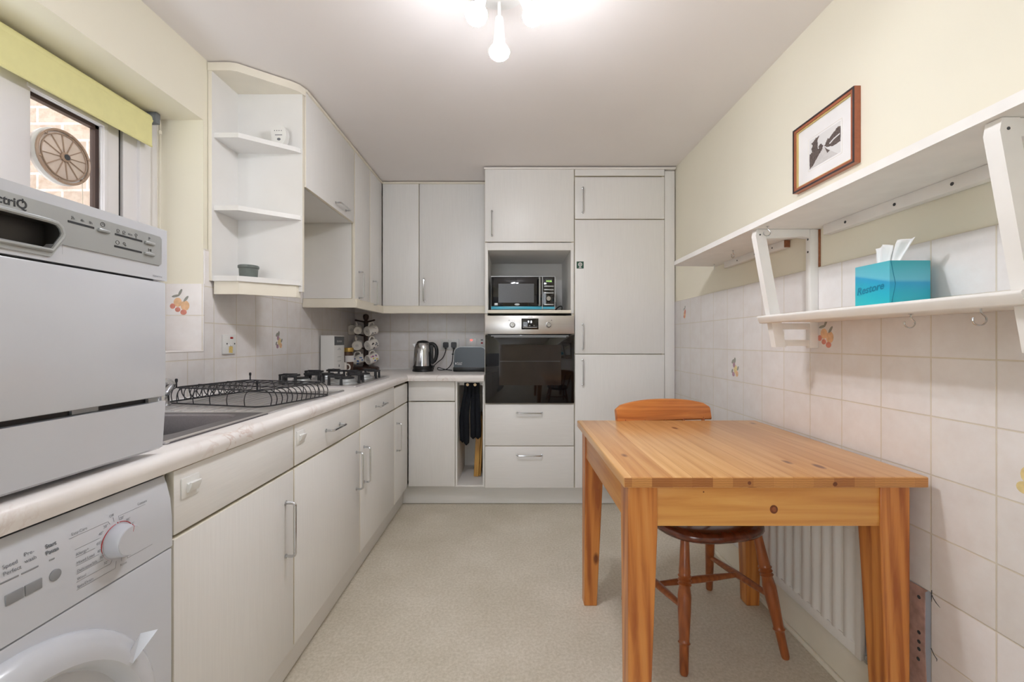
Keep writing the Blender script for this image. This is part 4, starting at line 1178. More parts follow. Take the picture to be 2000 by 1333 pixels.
for i, (ya, yb) in enumerate(((2.145, 2.415), (2.425, 2.695))):
    ps = MB(); zt = WT + .054; t = .006
    x0, x1 = -1.205, -.785
    ym = (ya + yb) / 2
    def leg(x, y):
        ps.prism([(x - .0045, zt - .0005), (x + .0045, zt - .0005), (x + .006, WT + .0075), (x - .006, WT + .0075)], 'Y', y - .0045, y + .0045)
    for xc in (-1.10, -.875):
        for s_ in (-1, 1):
            ye = ym + s_ * ((yb - ya) / 2 - .006)
            for dx in (-.030, .030): leg(xc + dx, ye)
            ps.box(xc - .036, xc + .036, ye - .005, ye + .005, zt - .009, zt, .002)
            ps.box(xc - .0045, xc + .0045, min(ye, ym + s_ * .025), max(ye, ym + s_ * .025), zt - .009, zt + .002, .002)
        sx = -1 if xc < -1 else 1
        xo = x0 + .006 if sx < 0 else x1 - .006
        for dy in (-.030, .030): leg(xo, ym + dy)
        ps.box(xo - .006, xo + .006, ym - .036, ym + .036, zt - .009, zt, .002)
        ps.box(min(xo, xc + sx * .025), max(xo, xc + sx * .025), ym - .0045, ym + .0045, zt - .009, zt + .002, .002)
    ps.box(-1.10 + .025, -.875 - .025, ym - .0045, ym + .0045, zt - .009, zt + .002, .002)
    leg(-.9875, ym)
    obj('pan_support', ps, 'iron', hb, 'black cast iron pan support')

# ---- white box, jar, cream mug, mug tree
bx = thing('carton', 'tall white carton with a dark grey label beside the hob', 'box', (-1.205, 2.93, WT))
obj('carton_body', MB().box(-1.252, -1.163, 2.845, 3.02, WT, 1.157, .0015), 'white_plastic', bx)
lb = MB().box(-1.163, -1.1622, 2.85, 3.015, 1.092, 1.150)
obj('label_panel', lb, 'box_grey', bx, 'dark grey printed panel')
lt = MB().text('DELONGHI', (-1.1622, 2.93, 1.112), YD, ZD, .017, 'CENTER', t=.0003)
obj('label_lettering', lt, 'mount', bx, smooth=0)
lt = MB()
for z in (1.062, 1.012, .985): lt.box(-1.163, -1.1627, 2.90, 2.96, z, z + .002)
lt.text('care kit', (-1.163, 2.93, 1.068), YD, ZD, .012, 'CENTER').box(-1.163, -1.1626, 2.92, 2.935, .945, .962).box(-1.163, -1.1626, 2.89, 2.96, .925, .929).box(-1.163, -1.1626, 2.90, 2.95, .915, .918)
obj('small_print', lt, 'ink_grey', bx, smooth=0)
j = thing('coffee_jar', 'glass jar of brown contents with a gold lid behind the white carton', 'jar', (-1.20, 3.17, WT))
obj('jar_body', MB().lathe([(.040, 0), (.042, .006), (.042, .125), (.034, .142), (.034, .150)], (-1.20, 3.17, WT), ZD, 28), 'coffee', j)
obj('lid', MB().lathe([(.037, 0), (.037, .026), (.035, .029), (0, .029)], (-1.193, 3.17, WT + .148), ZD, 28), 'gold_lid', j, 'gold lid')
obj('label_band', MB().lathe([(.0425, 0), (.0425, .045)], (-1.193, 3.17, WT + .075), ZD, 28), 'mount', j, 'white label')

def mug_geo(r=.037, h=.082, taper=.0):
    """mug standing on z=0, handle towards +x"""
    body = MB().lathe([(0, .003), (r - .008, .003), (r - .006, 0), (r - .003, 0), (r - taper, .006), (r, h * .3), (r, h - .002), (r - .0015, h), (r - .003, h - .002), (r - .0035, .008), (0, .006)], (0, 0, 0), ZD, 32)
    hp_ = smooth_path([(r - .003, 0, h * .82), (r + .016, 0, h * .80), (r + .026, 0, h * .58), (r + .020, 0, h * .34), (r - .002, 0, h * .22)], 5)
    hnd = MB().tube(hp_, .0048, 10)
    mark = MB().ring((0, 0, .0026), ZD, .0095, .0007, 20, 5).box(-.0008, .0008, -.006, .006, .0020, .003).box(-.004, .004, -.0007, .0007, .0020, .003)
    return body, hnd, mark
def mug(label, prints=None, group=None, mat='mug', **k):
    m = thing('mug', label, 'mug', (0, 0, 0), group)
    b_, h_, mk = mug_geo(**k)
    obj('cup', b_, mat, m); obj('handle', h_, mat, m); obj('base_mark', mk, 'ink_grey', m)
    if prints:
        random.seed(prints[0])
        mb = MB(); r = k.get('r', .037) + .0003
        for _ in range(prints[1]):
            a, z = random.uniform(.6, 5.6), random.uniform(.018, .07)
            s_ = random.uniform(prints[2] * .6, prints[2])
            mi = random.randrange(len(prints[3]))
            pts = [(r * cos(a + s_ / r * cos(t_ * pi / 4) * .8), r * sin(a + s_ / r * cos(t_ * pi / 4) * .8), z + s_ * sin(t_ * pi / 4)) for t_ in range(8)]
            inn = [(p[0] * .985, p[1] * .985, p[2]) for p in pts]
            mb.add(pts + inn, [list(range(8)), list(range(15, 7, -1))] + [[i, (i + 1) % 8, 8 + (i + 1) % 8, 8 + i] for i in range(8)], mi)
        obj('printed_pattern', mb, prints[3], m, smooth=0)
    return m
m = mug('small cream mug with its handle showing behind the white carton', mat='mug', r=.036, h=.075)
place(m, (-1.203, 3.072, WT + .0002), radians(-6))

TR = Vector((-1.137, 3.388, WT))
tr = thing('mug_tree', 'dark wooden mug tree on a round base in the worktop corner', 'mug tree', TR)
obj('base', MB().lathe([(.099, 0), (.101, .008), (.099, .020), (.090, .026), (.03, .028)], TR, ZD, 40), 'darkwood', tr)
obj('post', MB().lathe([(.026, .026), (.024, .034), (.018, .044), (.020, .052), (.0165, .070), (.0175, .20), (.016, .35), (.019, .372), (.012, .386), (.020, .400), (.023, .416), (.018, .432), (0, .438)], TR, ZD, 24), 'darkwood', tr)
for z in (.165, .265, .372):
    for s_ in (-1, 1):
        dv = Vector((s_ * .94, -.30, .20)).normalized()
        p0 = TR + Vector((0, 0, z))
        obj('peg', MB().tube([p0, p0 + dv * .06, p0 + dv * .078, p0 + dv * .083], [.0065, .006, .0075, .005], 10), 'darkwood', tr)
def hang(m, base_c, axis, s_):
    """base_c: centre of the mug's underside; axis: from underside to mouth; handle kept upwards"""
    z = Vector(axis).normalized(); x = (Vector((0, 0, 1)) - z * z.z).normalized()
    x = (x + z.cross(x) * s_).normalized(); y = z.cross(x)
    m.matrix_world = Matrix(((x.x, y.x, z.x, base_c[0]), (x.y, y.y, z.y, base_c[1]), (x.z, y.z, z.z, base_c[2]), (0, 0, 0, 1)))
MG = 'mugs hanging on the mug tree'
FL = ['blue_print', 'yellow_print', 'pink_print', 'f_green']
mugs = [
    (mug('white mug hanging front left on the top tier of the mug tree', None, MG, r=.031, h=.078), (-.034, -.085, .287), (-.25, .90, .18), -.25),
    (mug('off-white ribbed mug hanging behind another, top tier outer left of the mug tree', None, MG, r=.040, h=.078), (-.106, -.022, .293), (-.35, .93, .10), -.15),
    (mug('white mug with faint grey print hanging right on the top tier of the mug tree', (3, 20, .006, ['silver', 'ink_grey']), MG, r=.038), (.034, -.085, .280), (.52, .82, .22), .25),
    (mug('plain white mug hanging left on the middle tier of the mug tree', None, MG, r=.038), (-.040, -.085, .172), (-.25, .92, .16), -.2),
    (mug('white mug with dark sketch print hanging right on the middle tier of the mug tree', (8, 16, .009, ['ink', 'ink_grey']), MG, r=.038), (.038, -.085, .170), (.52, .82, .25), .25),
    (mug('white mug with blue lettering hanging sideways at the bottom left of the mug tree', (5, 12, .009, ['blue_print']), MG, r=.034), (-.078, -.055, .052), (.80, .18, .30), -.1),
    (mug('white mug with colourful floral print hanging at the bottom right of the mug tree', (12, 34, .010, FL), MG, r=.038), (.040, -.085, .062), (.58, .80, .28), .25),
]
for m, p, ax, s_ in mugs: hang(m, TR + Vector(p) + Vector((0, 0, .018)), ax, s_)

# ---- kettle
kt = thing('kettle', 'polished steel cordless kettle with black handle on the back worktop', 'kettle', (-.665, 3.25, WT))
K = Vector((-.665, 3.25, WT))
obj('power_base', MB().lathe([(.076, 0), (.078, .006), (.074, .018), (.070, .022), (.0, .022)], K, ZD, 40), 'black', kt)
obj('body', MB().lathe([(.070, .024), (.071, .040), (.069, .10), (.065, .16), (.058, .196), (.050, .210), (.046, .213)], K, ZD, 44), 'chrome', kt)
obj('collar', MB().lathe([(.0715, .022), (.0725, .026), (.0725, .040), (.071, .042)], K, ZD, 44), 'black', kt)
obj('lid', MB().lathe([(.047, .211), (.044, .218), (.034, .226), (.014, .230), (0, .231)], K, ZD, 36), 'black', kt)
hp_ = smooth_path([K + Vector((.045, 0, .205)), K + Vector((.078, -.004, .203)), K + Vector((.100, -.006, .175)), K + Vector((.103, -.006, .130)), K + Vector((.092, -.005, .085)), K + Vector((.068, -.003, .062))], 6)
obj('handle', MB().tube(hp_, [.012 + .002 * sin(i / len(hp_) * pi) for i in range(len(hp_))], 12).box(K.x + .056, K.x + .078, K.y - .014, K.y + .010, WT + .07, WT + .20, .006), 'black', kt, 'black plastic handle')
obj('spout', MB().prism([(K.x - .052, WT + .165), (K.x - .052, WT + .208), (K.x - .074, WT + .203)], 'Y', K.y - .014, K.y + .014), 'chrome', kt)
obj('power_switch', MB().box(K.x + .068, K.x + .086, K.y - .012, K.y + .012, WT + .030, WT + .044, .003), 'black', kt)

# ---- toaster
to = thing('toaster', 'slate blue-grey toaster beside the oven housing on the back worktop', 'toaster', (-.31, 3.26, WT))
t0, t1 = -.428, -.193
out = [(t0, WT + .032)] + [(t0 + .002, WT + .10)] + [(p[0], p[1]) for p in arc(t0 + .052, WT + .130, .050, pi, pi / 2, 7)] + [(p[0], p[1]) for p in arc(t1 - .040, WT + .140, .040, pi / 2, 0, 7)] + [(t1, WT + .10), (t1, WT + .032)]
obj('shell', MB().prism(out, 'Y', 3.20, 3.335), 'grey_lid', to)
inset = [((p[0] - (t0 + t1) / 2) * 1.025 + (t0 + t1) / 2, (p[1] - WT) * 1.022 + WT) for p in out]
obj('end_trim', MB().prism(inset, 'Y', 3.207, 3.214).prism(inset, 'Y', 3.32, 3.327), 'silver', to, 'silver trim band')
obj('base', MB().box(t0 - .006, t1 + .004, 3.198, 3.337, WT + .001, WT + .034, .006), 'black', to)
for x in (t0 + .02, t1 - .02):
    for y in (3.22, 3.315): obj('foot', MB().lathe([(.009, 0), (.009, .004)], (x, y, WT), ZD, 12), 'black', to)
obj('bread_slots', MB().box(t0 + .035, t1 - .03, 3.225, 3.252, WT + .172, WT + .1815).box(t0 + .035, t1 - .03, 3.283, 3.31, WT + .172, WT + .1815), 'black', to)
obj('lever', MB().box(t0 - .022, t0 + .002, 3.25, 3.285, WT + .122, WT + .132, .003), 'black', to)
obj('browning_knob', MB().lathe([(.011, 0), (.010, .012), (0, .012)], (t0 + .001, 3.268, WT + .06), (-1, 0, 0), 16), 'black', to)
obj('lettering', MB().text('Russell', (t0 + .024, 3.1997, WT + .061), (1, 0, 0), ZD, .0135).text('Hobbs', (t0 + .024, 3.1997, WT + .050), (1, 0, 0), ZD, .0135)
    .flat(ell(0, 0, .0035, .0085), (t0 + .015, 3.1998, WT + .060), (1, 0, 0), ZD), 'mount', to, smooth=0)

# ---- sockets and switches
def socket(name, label, cat, x, z, w_, parts):
    s_ = thing(name, label, cat, (x, YB - .006, z))
    obj('face_plate', MB().box(x - w_ / 2, x + w_ / 2, YB - .016, YB - .0062, z - .043, z + .043, .003), 'white_plastic', s_)
    for nm, dx, dz, w2, h2, m_ in parts:
        obj(nm, MB().box(x + dx - w2 / 2, x + dx + w2 / 2, YB - .0195, YB - .0155, z + dz - h2 / 2, z + dz + h2 / 2, .001), m_, s_)
socket('double_socket', 'white double switched socket between kettle and toaster', 'socket', -.498, 1.093, .146,
       [('rocker_switch', -.008, .026, .010, .016, 'white_plastic'), ('rocker_switch', .010, .026, .010, .016, 'white_plastic'), ('switch_mark', -.008, .033, .006, .003, 'red'), ('switch_mark', .010, .033, .006, .003, 'red')])
socket('cooker_switch', 'white switch with glowing red light above the toaster', 'switch', -.327, 1.098, .082,
       [('neon_light', .002, .030, .016, .007, 'red_lit'), ('rocker_switch', -.012, .002, .012, .020, 'white_plastic')])
socket('cooker_switch', 'white switch with dark red rocker beside the oven housing', 'switch', -.236, 1.098, .082,
       [('neon_light', -.005, .030, .018, .007, 'ink'), ('rocker_switch', -.005, .006, .016, .012, 'red')])
pk = plug('black plug in the double socket on the kettle side', -.527, YB - .016, 1.087)
obj('flex', MB().tube(smooth_path([(-.527, YB - .03, 1.058), (-.529, YB - .05, 1.03), (-.545, YB - .09, .985), (-.575, 3.36, .955), (-.598, 3.315, .925), (-.596, 3.30, .905)], 6), .0036, 8), 'black', pk, 'black power flex')
pk = plug('black plug in the double socket on the toaster side', -.464, YB - .016, 1.087)
obj('flex', MB().tube(smooth_path([(-.464, YB - .03, 1.058), (-.468, YB - .05, 1.02), (-.47, 3.40, .95), (-.50, 3.34, .905), (-.55, 3.28, .902), (-.556, 3.25, .915), (-.545, 3.24, .922), (-.50, 3.245, .908), (-.45, 3.27, .9)], 6), .0034, 8), 'black', pk, 'black power flex')
fsp = thing('wall_switch', 'stained white fused wall switch above the sink drainer', 'switch', (XL + .006, 1.936, 1.105))
obj('face_plate', MB().box(XL + .0062, XL + .016, 1.893, 1.979, 1.062, 1.148, .003), 'white_plastic', fsp)
obj('neon_light', MB().box(XL + .015, XL + .018, 1.937, 1.955, 1.130, 1.138, .001), 'red', fsp, 'dark red neon window')
for y in (1.915, 1.967): obj('screw', MB().lathe([(.0035, 0), (.0035, .001)], (XL + .016, y, 1.108), (1, 0, 0), 10), 'ink', fsp)
M['stain'] = plain('yellow_stain', (222, 196, 120), .5, var=.15, scale=80)
obj('stain', MB().flat([(-.012, -.03), (.012, -.032), (.014, -.006), (.006, .004), (-.004, 0), (-.012, -.008)], (XL + .016, 1.940, 1.098), YD, ZD, 0, .0005), 'stain', fsp, 'yellow heat stain')
obj('fuse_carrier', MB().box(XL + .015, XL + .019, 1.926, 1.948, 1.096, 1.104, .001), 'white_plastic', fsp)

# ---- on the open shelves
al = thing('carbon_monoxide_alarm', 'small white oval alarm with three indicator dots on the upper open shelf', 'alarm', (-1.04, 1.915, 1.996))
ac = Vector((-1.035, 1.93, 1.996))
pr = [(-.020, 0), (.020, 0), (.030, .018), (.034, .045), (.030, .066), (.018, .080), (0, .084), (-.018, .080), (-.030, .066), (-.034, .045), (-.030, .018)]
obj('case', MB().prism([(ac.x + p[0], ac.z + p[1]) for p in pr], 'Y', ac.y, ac.y + .028), 'white_plastic', al, smooth=50)
ad = MB()
for i in range(4): ad.flat(ell(-.018 + .010 * i, .058, .0022, .0022, 0, 8), (ac.x, ac.y - .0001, ac.z), (1, 0, 0), ZD)
ad.flat(rrect(-.016, .016, .037, .040, .001, 2), (ac.x, ac.y - .0001, ac.z), (1, 0, 0), ZD).flat(ell(.001, .020, .008, .006), (ac.x, ac.y - .0001, ac.z), (1, 0, 0), ZD)
obj('indicator_dots', ad, 'ink_grey', al, smooth=0)
rm = thing('ramekin', 'grey-green stoneware ramekin on the bottom open shelf', 'ramekin', (-1.135, 1.90, 1.394))
rc = Vector((-1.150, 1.90, 1.394))
obj('pot', MB().lathe([(0, 0), (.032, 0), (.035, .004), (.037, .040), (.041, .044), (.041, .053), (.038, .055), (.035, .052), (.033, .008), (0, .006)], rc, ZD, 36), 'ramekin', rm)
# ================================================================== RIGHT-HAND WALL
us = thing('wall_shelf', 'long white painted upper shelf on the right wall', 'shelf', (.98, 1.3, 1.52))
UZ = 1.520
endc = [(XR - .001, 2.335), (.905, 2.325)] + [(p[0], p[1]) for p in arc(.885, 2.295, .028, pi / 2, pi, 5)] + [(.857, .15), (XR - .001, .15)]
obj('board', MB().prism(endc, 'Z', UZ, UZ + .022), 'shelf_white', us)
bt = MB().box(XR - .028, XR - .001, .90, 1.50, UZ - .034, UZ, .002).box(XR - .024, XR - .001, 1.722, 2.21, UZ - .030, UZ, .002)
batt = obj('batten', bt, 'shelf_white', us)
obj('batten_end', MB().box(XR - .0235, XR - .0015, 1.7195, 1.722, UZ - .029, UZ - .001), 'chip', us, 'bare wood batten end')
for y in (1.06, 1.22, 1.40): obj('screw', MB().lathe([(.0045, 0), (.0045, .0008)], (XR - .028, y, UZ - .017), (-1, 0, 0), 10), 'ink', us)
for y in (1.80, 1.93, 2.08): obj('screw', MB().lathe([(.0035, 0), (.0035, .0008)], (XR - .024, y, UZ - .015), (-1, 0, 0), 10), 'ink', us)
def bracket(y, label):
    b = thing('shelf_bracket', label, 'bracket', (1.0, y, 1.1))
    y0, y1 = y, y + .024
    obj('upright', MB().box(XR - .036, XR - .0065, y0, y1, 1.095, UZ - .001, .0015), 'shelf_white', b)
    obj('spacer', MB().box(XR - .0065, XR - .0005, y0 - .003, y1 - .001, 1.386, UZ - .002), 'chip', b, 'bare brown timber edge')
    obj('strut', MB().prism([(.869, UZ - .024), (.873, UZ - .001), (.905, UZ - .001), (.905, UZ - .024), (.977, 1.098), (.941, 1.098)], 'Y', y0 - .002, y1 + .002), 'shelf_white', b)
    obj('top_rail', MB().prism([(.904, UZ - .001), (XR - .037, UZ - .001), (XR - .037, UZ - .030), (1.035, UZ - .026), (.909, UZ - .034)], 'Y', y0 + .001, y1 + .004), 'shelf_white', b)
    obj('lower_rail', MB().box(.945, XR - .037, y0 + .001, y1 - .001, 1.162, 1.184, .0015).box(.972, XR - .037, y0 + .001, y1 - .001, 1.102, 1.124, .0015), 'shelf_white', b)
    for z in (1.485, 1.44): obj('screw', MB().lathe([(.004, 0), (.004, .0008)], (XR - .036, y0 + .012, z), (-1, 0, 0), 10), 'ink', b)
    obj('screw', MB().lathe([(.003, 0), (.003, .0008)], (.884, y0 - .002, UZ - .021), (0, -1, 0), 10), 'ink', b)
bracket(1.553, 'white wooden shelf bracket at the far end of the lower shelf')
bracket(.777, 'white wooden shelf bracket nearest the camera, at the near end of the lower shelf')
ls = thing('wall_shelf', 'short white lower shelf with moulded front edge holding the tissue box', 'shelf', (1.0, 1.18, 1.187))
LZ0, LZ1 = 1.187, 1.204
obj('board', MB().box(.925, XR - .0065, .802, 1.552, LZ0, LZ1, .001), 'shelf_white', ls)
mp = [(.925, 1.184), (.906, 1.184), (.902, 1.187), (.901, 1.192), (.8985, 1.194), (.8975, 1.200), (.895, 1.203), (.895, 1.208), (.898, 1.211), (.912, 1.211), (.925, 1.206)]
obj('front_moulding', MB().prism(mp, 'Y', .765, 1.590), 'shelf_white', ls, smooth=50)
def cup_hook(label, x, y, z, s, rz, grp):
    h = thing('cup_hook', label, 'hook', (0, 0, 0), grp)
    path = [(0, 0, 0), (0, 0, -.012)] + [(.010 * 1.0 * sin(t) , 0, -.022 + .010 * cos(t)) for t in [i * pi / 10 for i in range(1, 8)]]
    path = [(0, 0, 0), (0, 0, -.008), (.003, 0, -.013), (.008, 0, -.019), (.009, 0, -.026), (.004, 0, -.033), (-.004, 0, -.0345), (-.011, 0, -.031), (-.014, 0, -.024), (-.013, 0, -.019)]
    obj('hook_wire', MB().tube([tuple(c * s for c in p) for p in smooth_path(path, 4)], .0016 * s, 8), 'chrome', h)
    obj('collar', MB().lathe([(.005 * s, 0), (.005 * s, -.0012 * s), (.002 * s, -.002 * s)], (0, 0, 0), ZD, 14), 'chrome', h)
    place(h, (x, y, z), rz)
cup_hook('larger metal cup hook below the lower shelf, nearest the camera', .930, .863, LZ0 - .0005, 1.02, radians(-10), None)
cup_hook('metal cup hook below the lower shelf under the tissue box', .975, 1.064, LZ0 - .0005, .98, radians(-10), None)
cup_hook('small wire cup hook under the upper shelf beside the far bracket', .890, 1.515, UZ - .0005, .95, radians(-15), None)
cup_hook('small wire cup hook under the upper shelf above the single far batten', .975, 1.92, UZ - .0005, .95, radians(35), None)
cup_hook('small wire cup hook at the far rounded end of the upper shelf', 1.05, 2.26, UZ - .0005, .8, radians(70), None)

# tissue box
tx = thing('tissue_box', 'blue tissue box with a white tissue on the lower shelf', 'tissue box', (.963, 1.11, LZ1))
obj('carton', MB().box(.963, 1.068, 1.11, 1.222, LZ1, LZ1 + .122, .0015), 'aqua', tx)
obj('flap_seam', MB().tube([(.966, 1.1098, LZ1 + .121), (.978, 1.1096, LZ1 + .062), (.966, 1.1098, LZ1 + .001)], .0006, 5), 'aqua_ink', tx)
obj('lettering', MB().text('Restore', (.9628, 1.215, LZ1 + .043), (0, -.995, .10), (0, .10, .995), .0275, shear=.3, bold=.0006), 'aqua_ink', tx, smooth=0)
tm = MB()
for yc, hgt, lean, xo, ph in ((1.183, .050, .004, .004, 0.0), (1.160, .060, -.030, .010, 1.7)):
    nu, nv = 13, 8
    o0 = len(tm.v)
    for j in range(nv):
        for i in range(nu):
            u, v_ = i / (nu - 1), j / (nv - 1)
            hw = .019 + .008 * v_
            tm.v.append((1.008 + xo + (.008 * sin(u * 7 + ph) + .003 * sin(u * 17 + ph)) * (.35 + .65 * v_), yc - (u - .5) * 2 * hw + lean * v_ * v_ + .003 * sin(v_ * 5 + ph),
                         LZ1 + .1215 + v_ * (hgt + .006 * sin(u * 3.2 + ph) - .010 * (u - .5) * lean / .03)))
    for j in range(nv - 1):
        for i in range(nu - 1):
            a_ = o0 + j * nu + i
            tm.f.append([a_, a_ + 1, a_ + nu + 1, a_ + nu]); tm.mi.append(0)
ts = obj('tissue', tm, 'tissue', tx, 'white tissue standing out of the slot', smooth=180)
md = ts.modifiers.new('thick', 'SOLIDIFY'); md.thickness = .0008
obj('slot', MB().box(.995, 1.04, 1.13, 1.205, LZ1 + .1205, LZ1 + .1226), 'mount', tx)

# framed picture
pf = thing('framed_picture', 'small framed old landscape photograph of a country lane above the shelf', 'picture', (XR - .005, 1.52, 1.80))
Y0, Y1, Z0_, Z1_ = 1.372, 1.672, 1.684, 1.926
FXX = XR - .024
def frame_strip(w0, w1, x0, x1):
    a0, a1, b0, b1 = Y0 + w0, Y1 - w0, Z0_ + w0, Z1_ - w0
    d = w1 - w0
    mb = MB()
    for q in ([(a0, b0), (a1, b0), (a1 - d, b0 + d), (a0 + d, b0 + d)], [(a1, b0), (a1, b1), (a1 - d, b1 - d), (a1 - d, b0 + d)],
              [(a1, b1), (a0, b1), (a0 + d, b1 - d), (a1 - d, b1 - d)], [(a0, b1), (a0, b0), (a0 + d, b0 + d), (a0 + d, b1 - d)]):
        mb.prism(q, 'X', x0, x1)
    return mb
obj('frame', frame_strip(0, .004, XR - .020, XR - .0005), 'frame_wood', pf)
obj('dark_moulding', frame_strip(.0005, .006, XR - .0225, XR - .019), 'frame_dark', pf, 'dark outer moulding')
obj('inner_moulding', frame_strip(.006, .015, XR - .0205, XR - .004), 'frame_wood', pf, 'reddish brown moulding')
obj('gold_slip', frame_strip(.015, .019, XR - .017, XR - .004), 'gold', pf, 'gold inner slip')
obj('mount', MB().box(XR - .011, XR - .004, Y0 + .018, Y1 - .018, Z0_ + .018, Z1_ - .018), 'mount', pf, 'white card mount')
M['photo_sky'] = plain('pale_print_sky', (222, 220, 219), .7, var=.01)
M['photo_dark'] = plain('sepia_print_dark', (96, 84, 80), .7, var=.45, scale=240)
M['photo_road'] = plain('sepia_print_road', (206, 202, 200), .7, var=.06, scale=90)
po = Vector((XR - .011, 1.592, 1.747))     # lower far corner, right = -Y
PW, PH = .150, .104
ph = MB()
def ragged(pts, n=7, j=.018):
    out = []
    for i, p in enumerate(pts):
        q = pts[(i + 1) % len(pts)]
        for k in range(n):
            t = k / n
            jj = j if 0 < k else j * .3
            out.append((min(1, max(0, p[0] + (q[0] - p[0]) * t + random.uniform(-jj, jj) * .7)), min(1, max(0, p[1] + (q[1] - p[1]) * t + random.uniform(-jj, jj)))))
    return out
F = lambda pts, mi, k=0: ph.flat([(p[0] * PW, p[1] * PH) for p in pts], po, RY, ZD, mi, .0003 + .0002 * k)
F([(0, 0), (1, 0), (1, 1), (0, 1)], 0)
F([(0, 0), (.92, 0), (.60, .34), (.50, .50), (.42, .42), (.10, .08)], 2, 1)
F(ragged([(0, 0), (.11, .06), (.30, .30), (.42, .44), (.47, .54), (.42, .60), (.36, .60), (.32, .54), (.27, .56), (.29, .68), (.27, .86), (.33, .97), (.22, .97), (.14, .90), (.06, .86), (.12, .76), (.06, .68), (.10, .56), (0, .52)]), 1, 2)
F(ragged([(.30, .60), (.36, .66), (.42, .62), (.40, .50), (.34, .48)], 6, .03), 1, 3)
F(ragged([(.50, .52), (.58, .42), (.72, .36), (1, .34), (1, .84), (.90, .86), (.82, .78), (.74, .74), (.66, .66), (.60, .70), (.56, .60)]), 1, 2)
F([(.66, .50), (.80, .58), (.98, .62), (.98, .58), (.80, .53), (.68, .46)], 0, 4)
F([(.60, .22), (.68, .26), (.58, .36), (.52, .46), (.55, .36)], 1, 4)
obj('photograph', ph, ['photo_sky', 'photo_dark', 'photo_road'], pf, 'black and white lane photograph', smooth=0)
obj('mount_line', MB().tube([po + Vector((-.0002, .006, -.006)), po + Vector((-.0002, -PW - .006, -.006)), po + Vector((-.0002, -PW - .006, PH + .006)), po + Vector((-.0002, .006, PH + .006))], .0007, 5, True), 'edge', pf)

# screw holes in the wall plaster: small marks
# ---- radiator
ra = thing('radiator', 'white ribbed panel radiator on the right wall under the table', 'radiator', (1.06, 1.9, .14))
RX0, RX1, RY0, RY1, RZ0, RZ1 = 1.052, 1.068, 1.315, 2.45, .150, .568
def ribs():
    pts = []
    y = RY0 + .03
    pitch = .050
    n = int((RY1 - RY0 - .06) / pitch)
    for i in range(n):
        yy = y + i * pitch
        pts += [(RX0 + .005, yy), (RX0 + .006, yy + .010), (RX0, yy + .017), (RX0, yy + .037), (RX0 + .006, yy + .044)]
    return [(RX0 + .005, RY0 + .022)] + pts + [(RX0 + .005, RY1 - .022), (RX1, RY1 - .022), (RX1, RY0 + .022)]
obj('ribbed_panel', MB().prism(ribs(), 'Z', RZ0 + .035, RZ1 - .035), 'radiator', ra, smooth=50)
rim = MB().box(RX0 + .001, RX1, RY0, RY0 + .024, RZ0, RZ1, .003).box(RX0 + .001, RX1, RY1 - .024, RY1, RZ0, RZ1, .003)
rim.box(RX0 + .0015, RX1 - .0005, RY0 + .02, RY1 - .02, RZ0 + .0005, RZ0 + .038, .003).box(RX0 + .0015, RX1 - .0005, RY0 + .02, RY1 - .02, RZ1 - .038, RZ1 - .0005, .003)
obj('panel_border', rim, 'radiator', ra)
obj('wall_bracket', MB().box(RX1, XR - .0065, RY0 + .06, RY0 + .09, RZ0 + .05, RZ1 - .01, .002).box(RX1, XR - .0065, RY1 - .09, RY1 - .06, RZ0 + .05, RZ1 - .01, .002), 'radiator', ra)
vv = MB().lathe([(.011, 0), (.011, .018), (.015, .020), (.015, .034), (.010, .036)], (1.074, RY0 - .002, RZ0 + .012), (0, -1, 0), 16)
obj('valve', vv, 'chrome', ra, 'chrome lockshield valve')
vl = MB().lathe([(.010, 0), (.010, .03), (.015, .032), (.015, .055), (.010, .058)], (1.074, RY1 + .01, RZ0 + .002), ZD, 16)
vl.tube([(1.074, RY1 - .005, RZ0 + .015), (1.074, RY1 + .01, RZ0 + .015)], .008, 10)
obj('valve', vl, 'white_plastic', ra, 'white valve on a pipe')
obj('pipe', MB().tube([(1.074, RY1 + .01, RZ0 + .005), (1.072, RY1 + .012, .004)], .0065, 10), 'copper', ra, 'copper pipe')

# ================================================================== TABLE AND CHAIR
tb = thing('dining_table', 'square varnished pine kitchen table beside the right wall', 'table', (.68, 1.52, 0))
TX0, TX1, TY0, TY1, TZ = .287, 1.072, 1.118, 1.920, .770
tt = obj('tabletop', MB().box(TX0, TX1, TY0, TY1, TZ - .028, TZ, .004, 3), ['pine_top', 'pine_end'], tb)
for f in tt.data.polygons:
    if abs(f.normal.y) > .8: f.material_index = 1
ax0, ax1, ay0, ay1 = TX0 + .018, TX1 - .026, TY0 + .025, TY1 - .028
AZ0, AZ1 = .632, TZ - .028
obj('apron', MB().box(ax0 + .07, ax1 - .07, ay0 + .004, ay0 + .026, AZ0, AZ1, .001), 'pine_x', tb)
obj('apron', MB().box(ax0 + .07, ax1 - .07, ay1 - .026, ay1 - .004, AZ0, AZ1, .001), 'pine_x', tb)
obj('apron', MB().box(ax0 + .004, ax0 + .026, ay0 + .07, ay1 - .07, AZ0, AZ1, .001), 'pine_y', tb)
obj('apron', MB().box(ax1 - .026, ax1 - .004, ay0 + .07, ay1 - .07, AZ0, AZ1, .001), 'pine_y', tb)
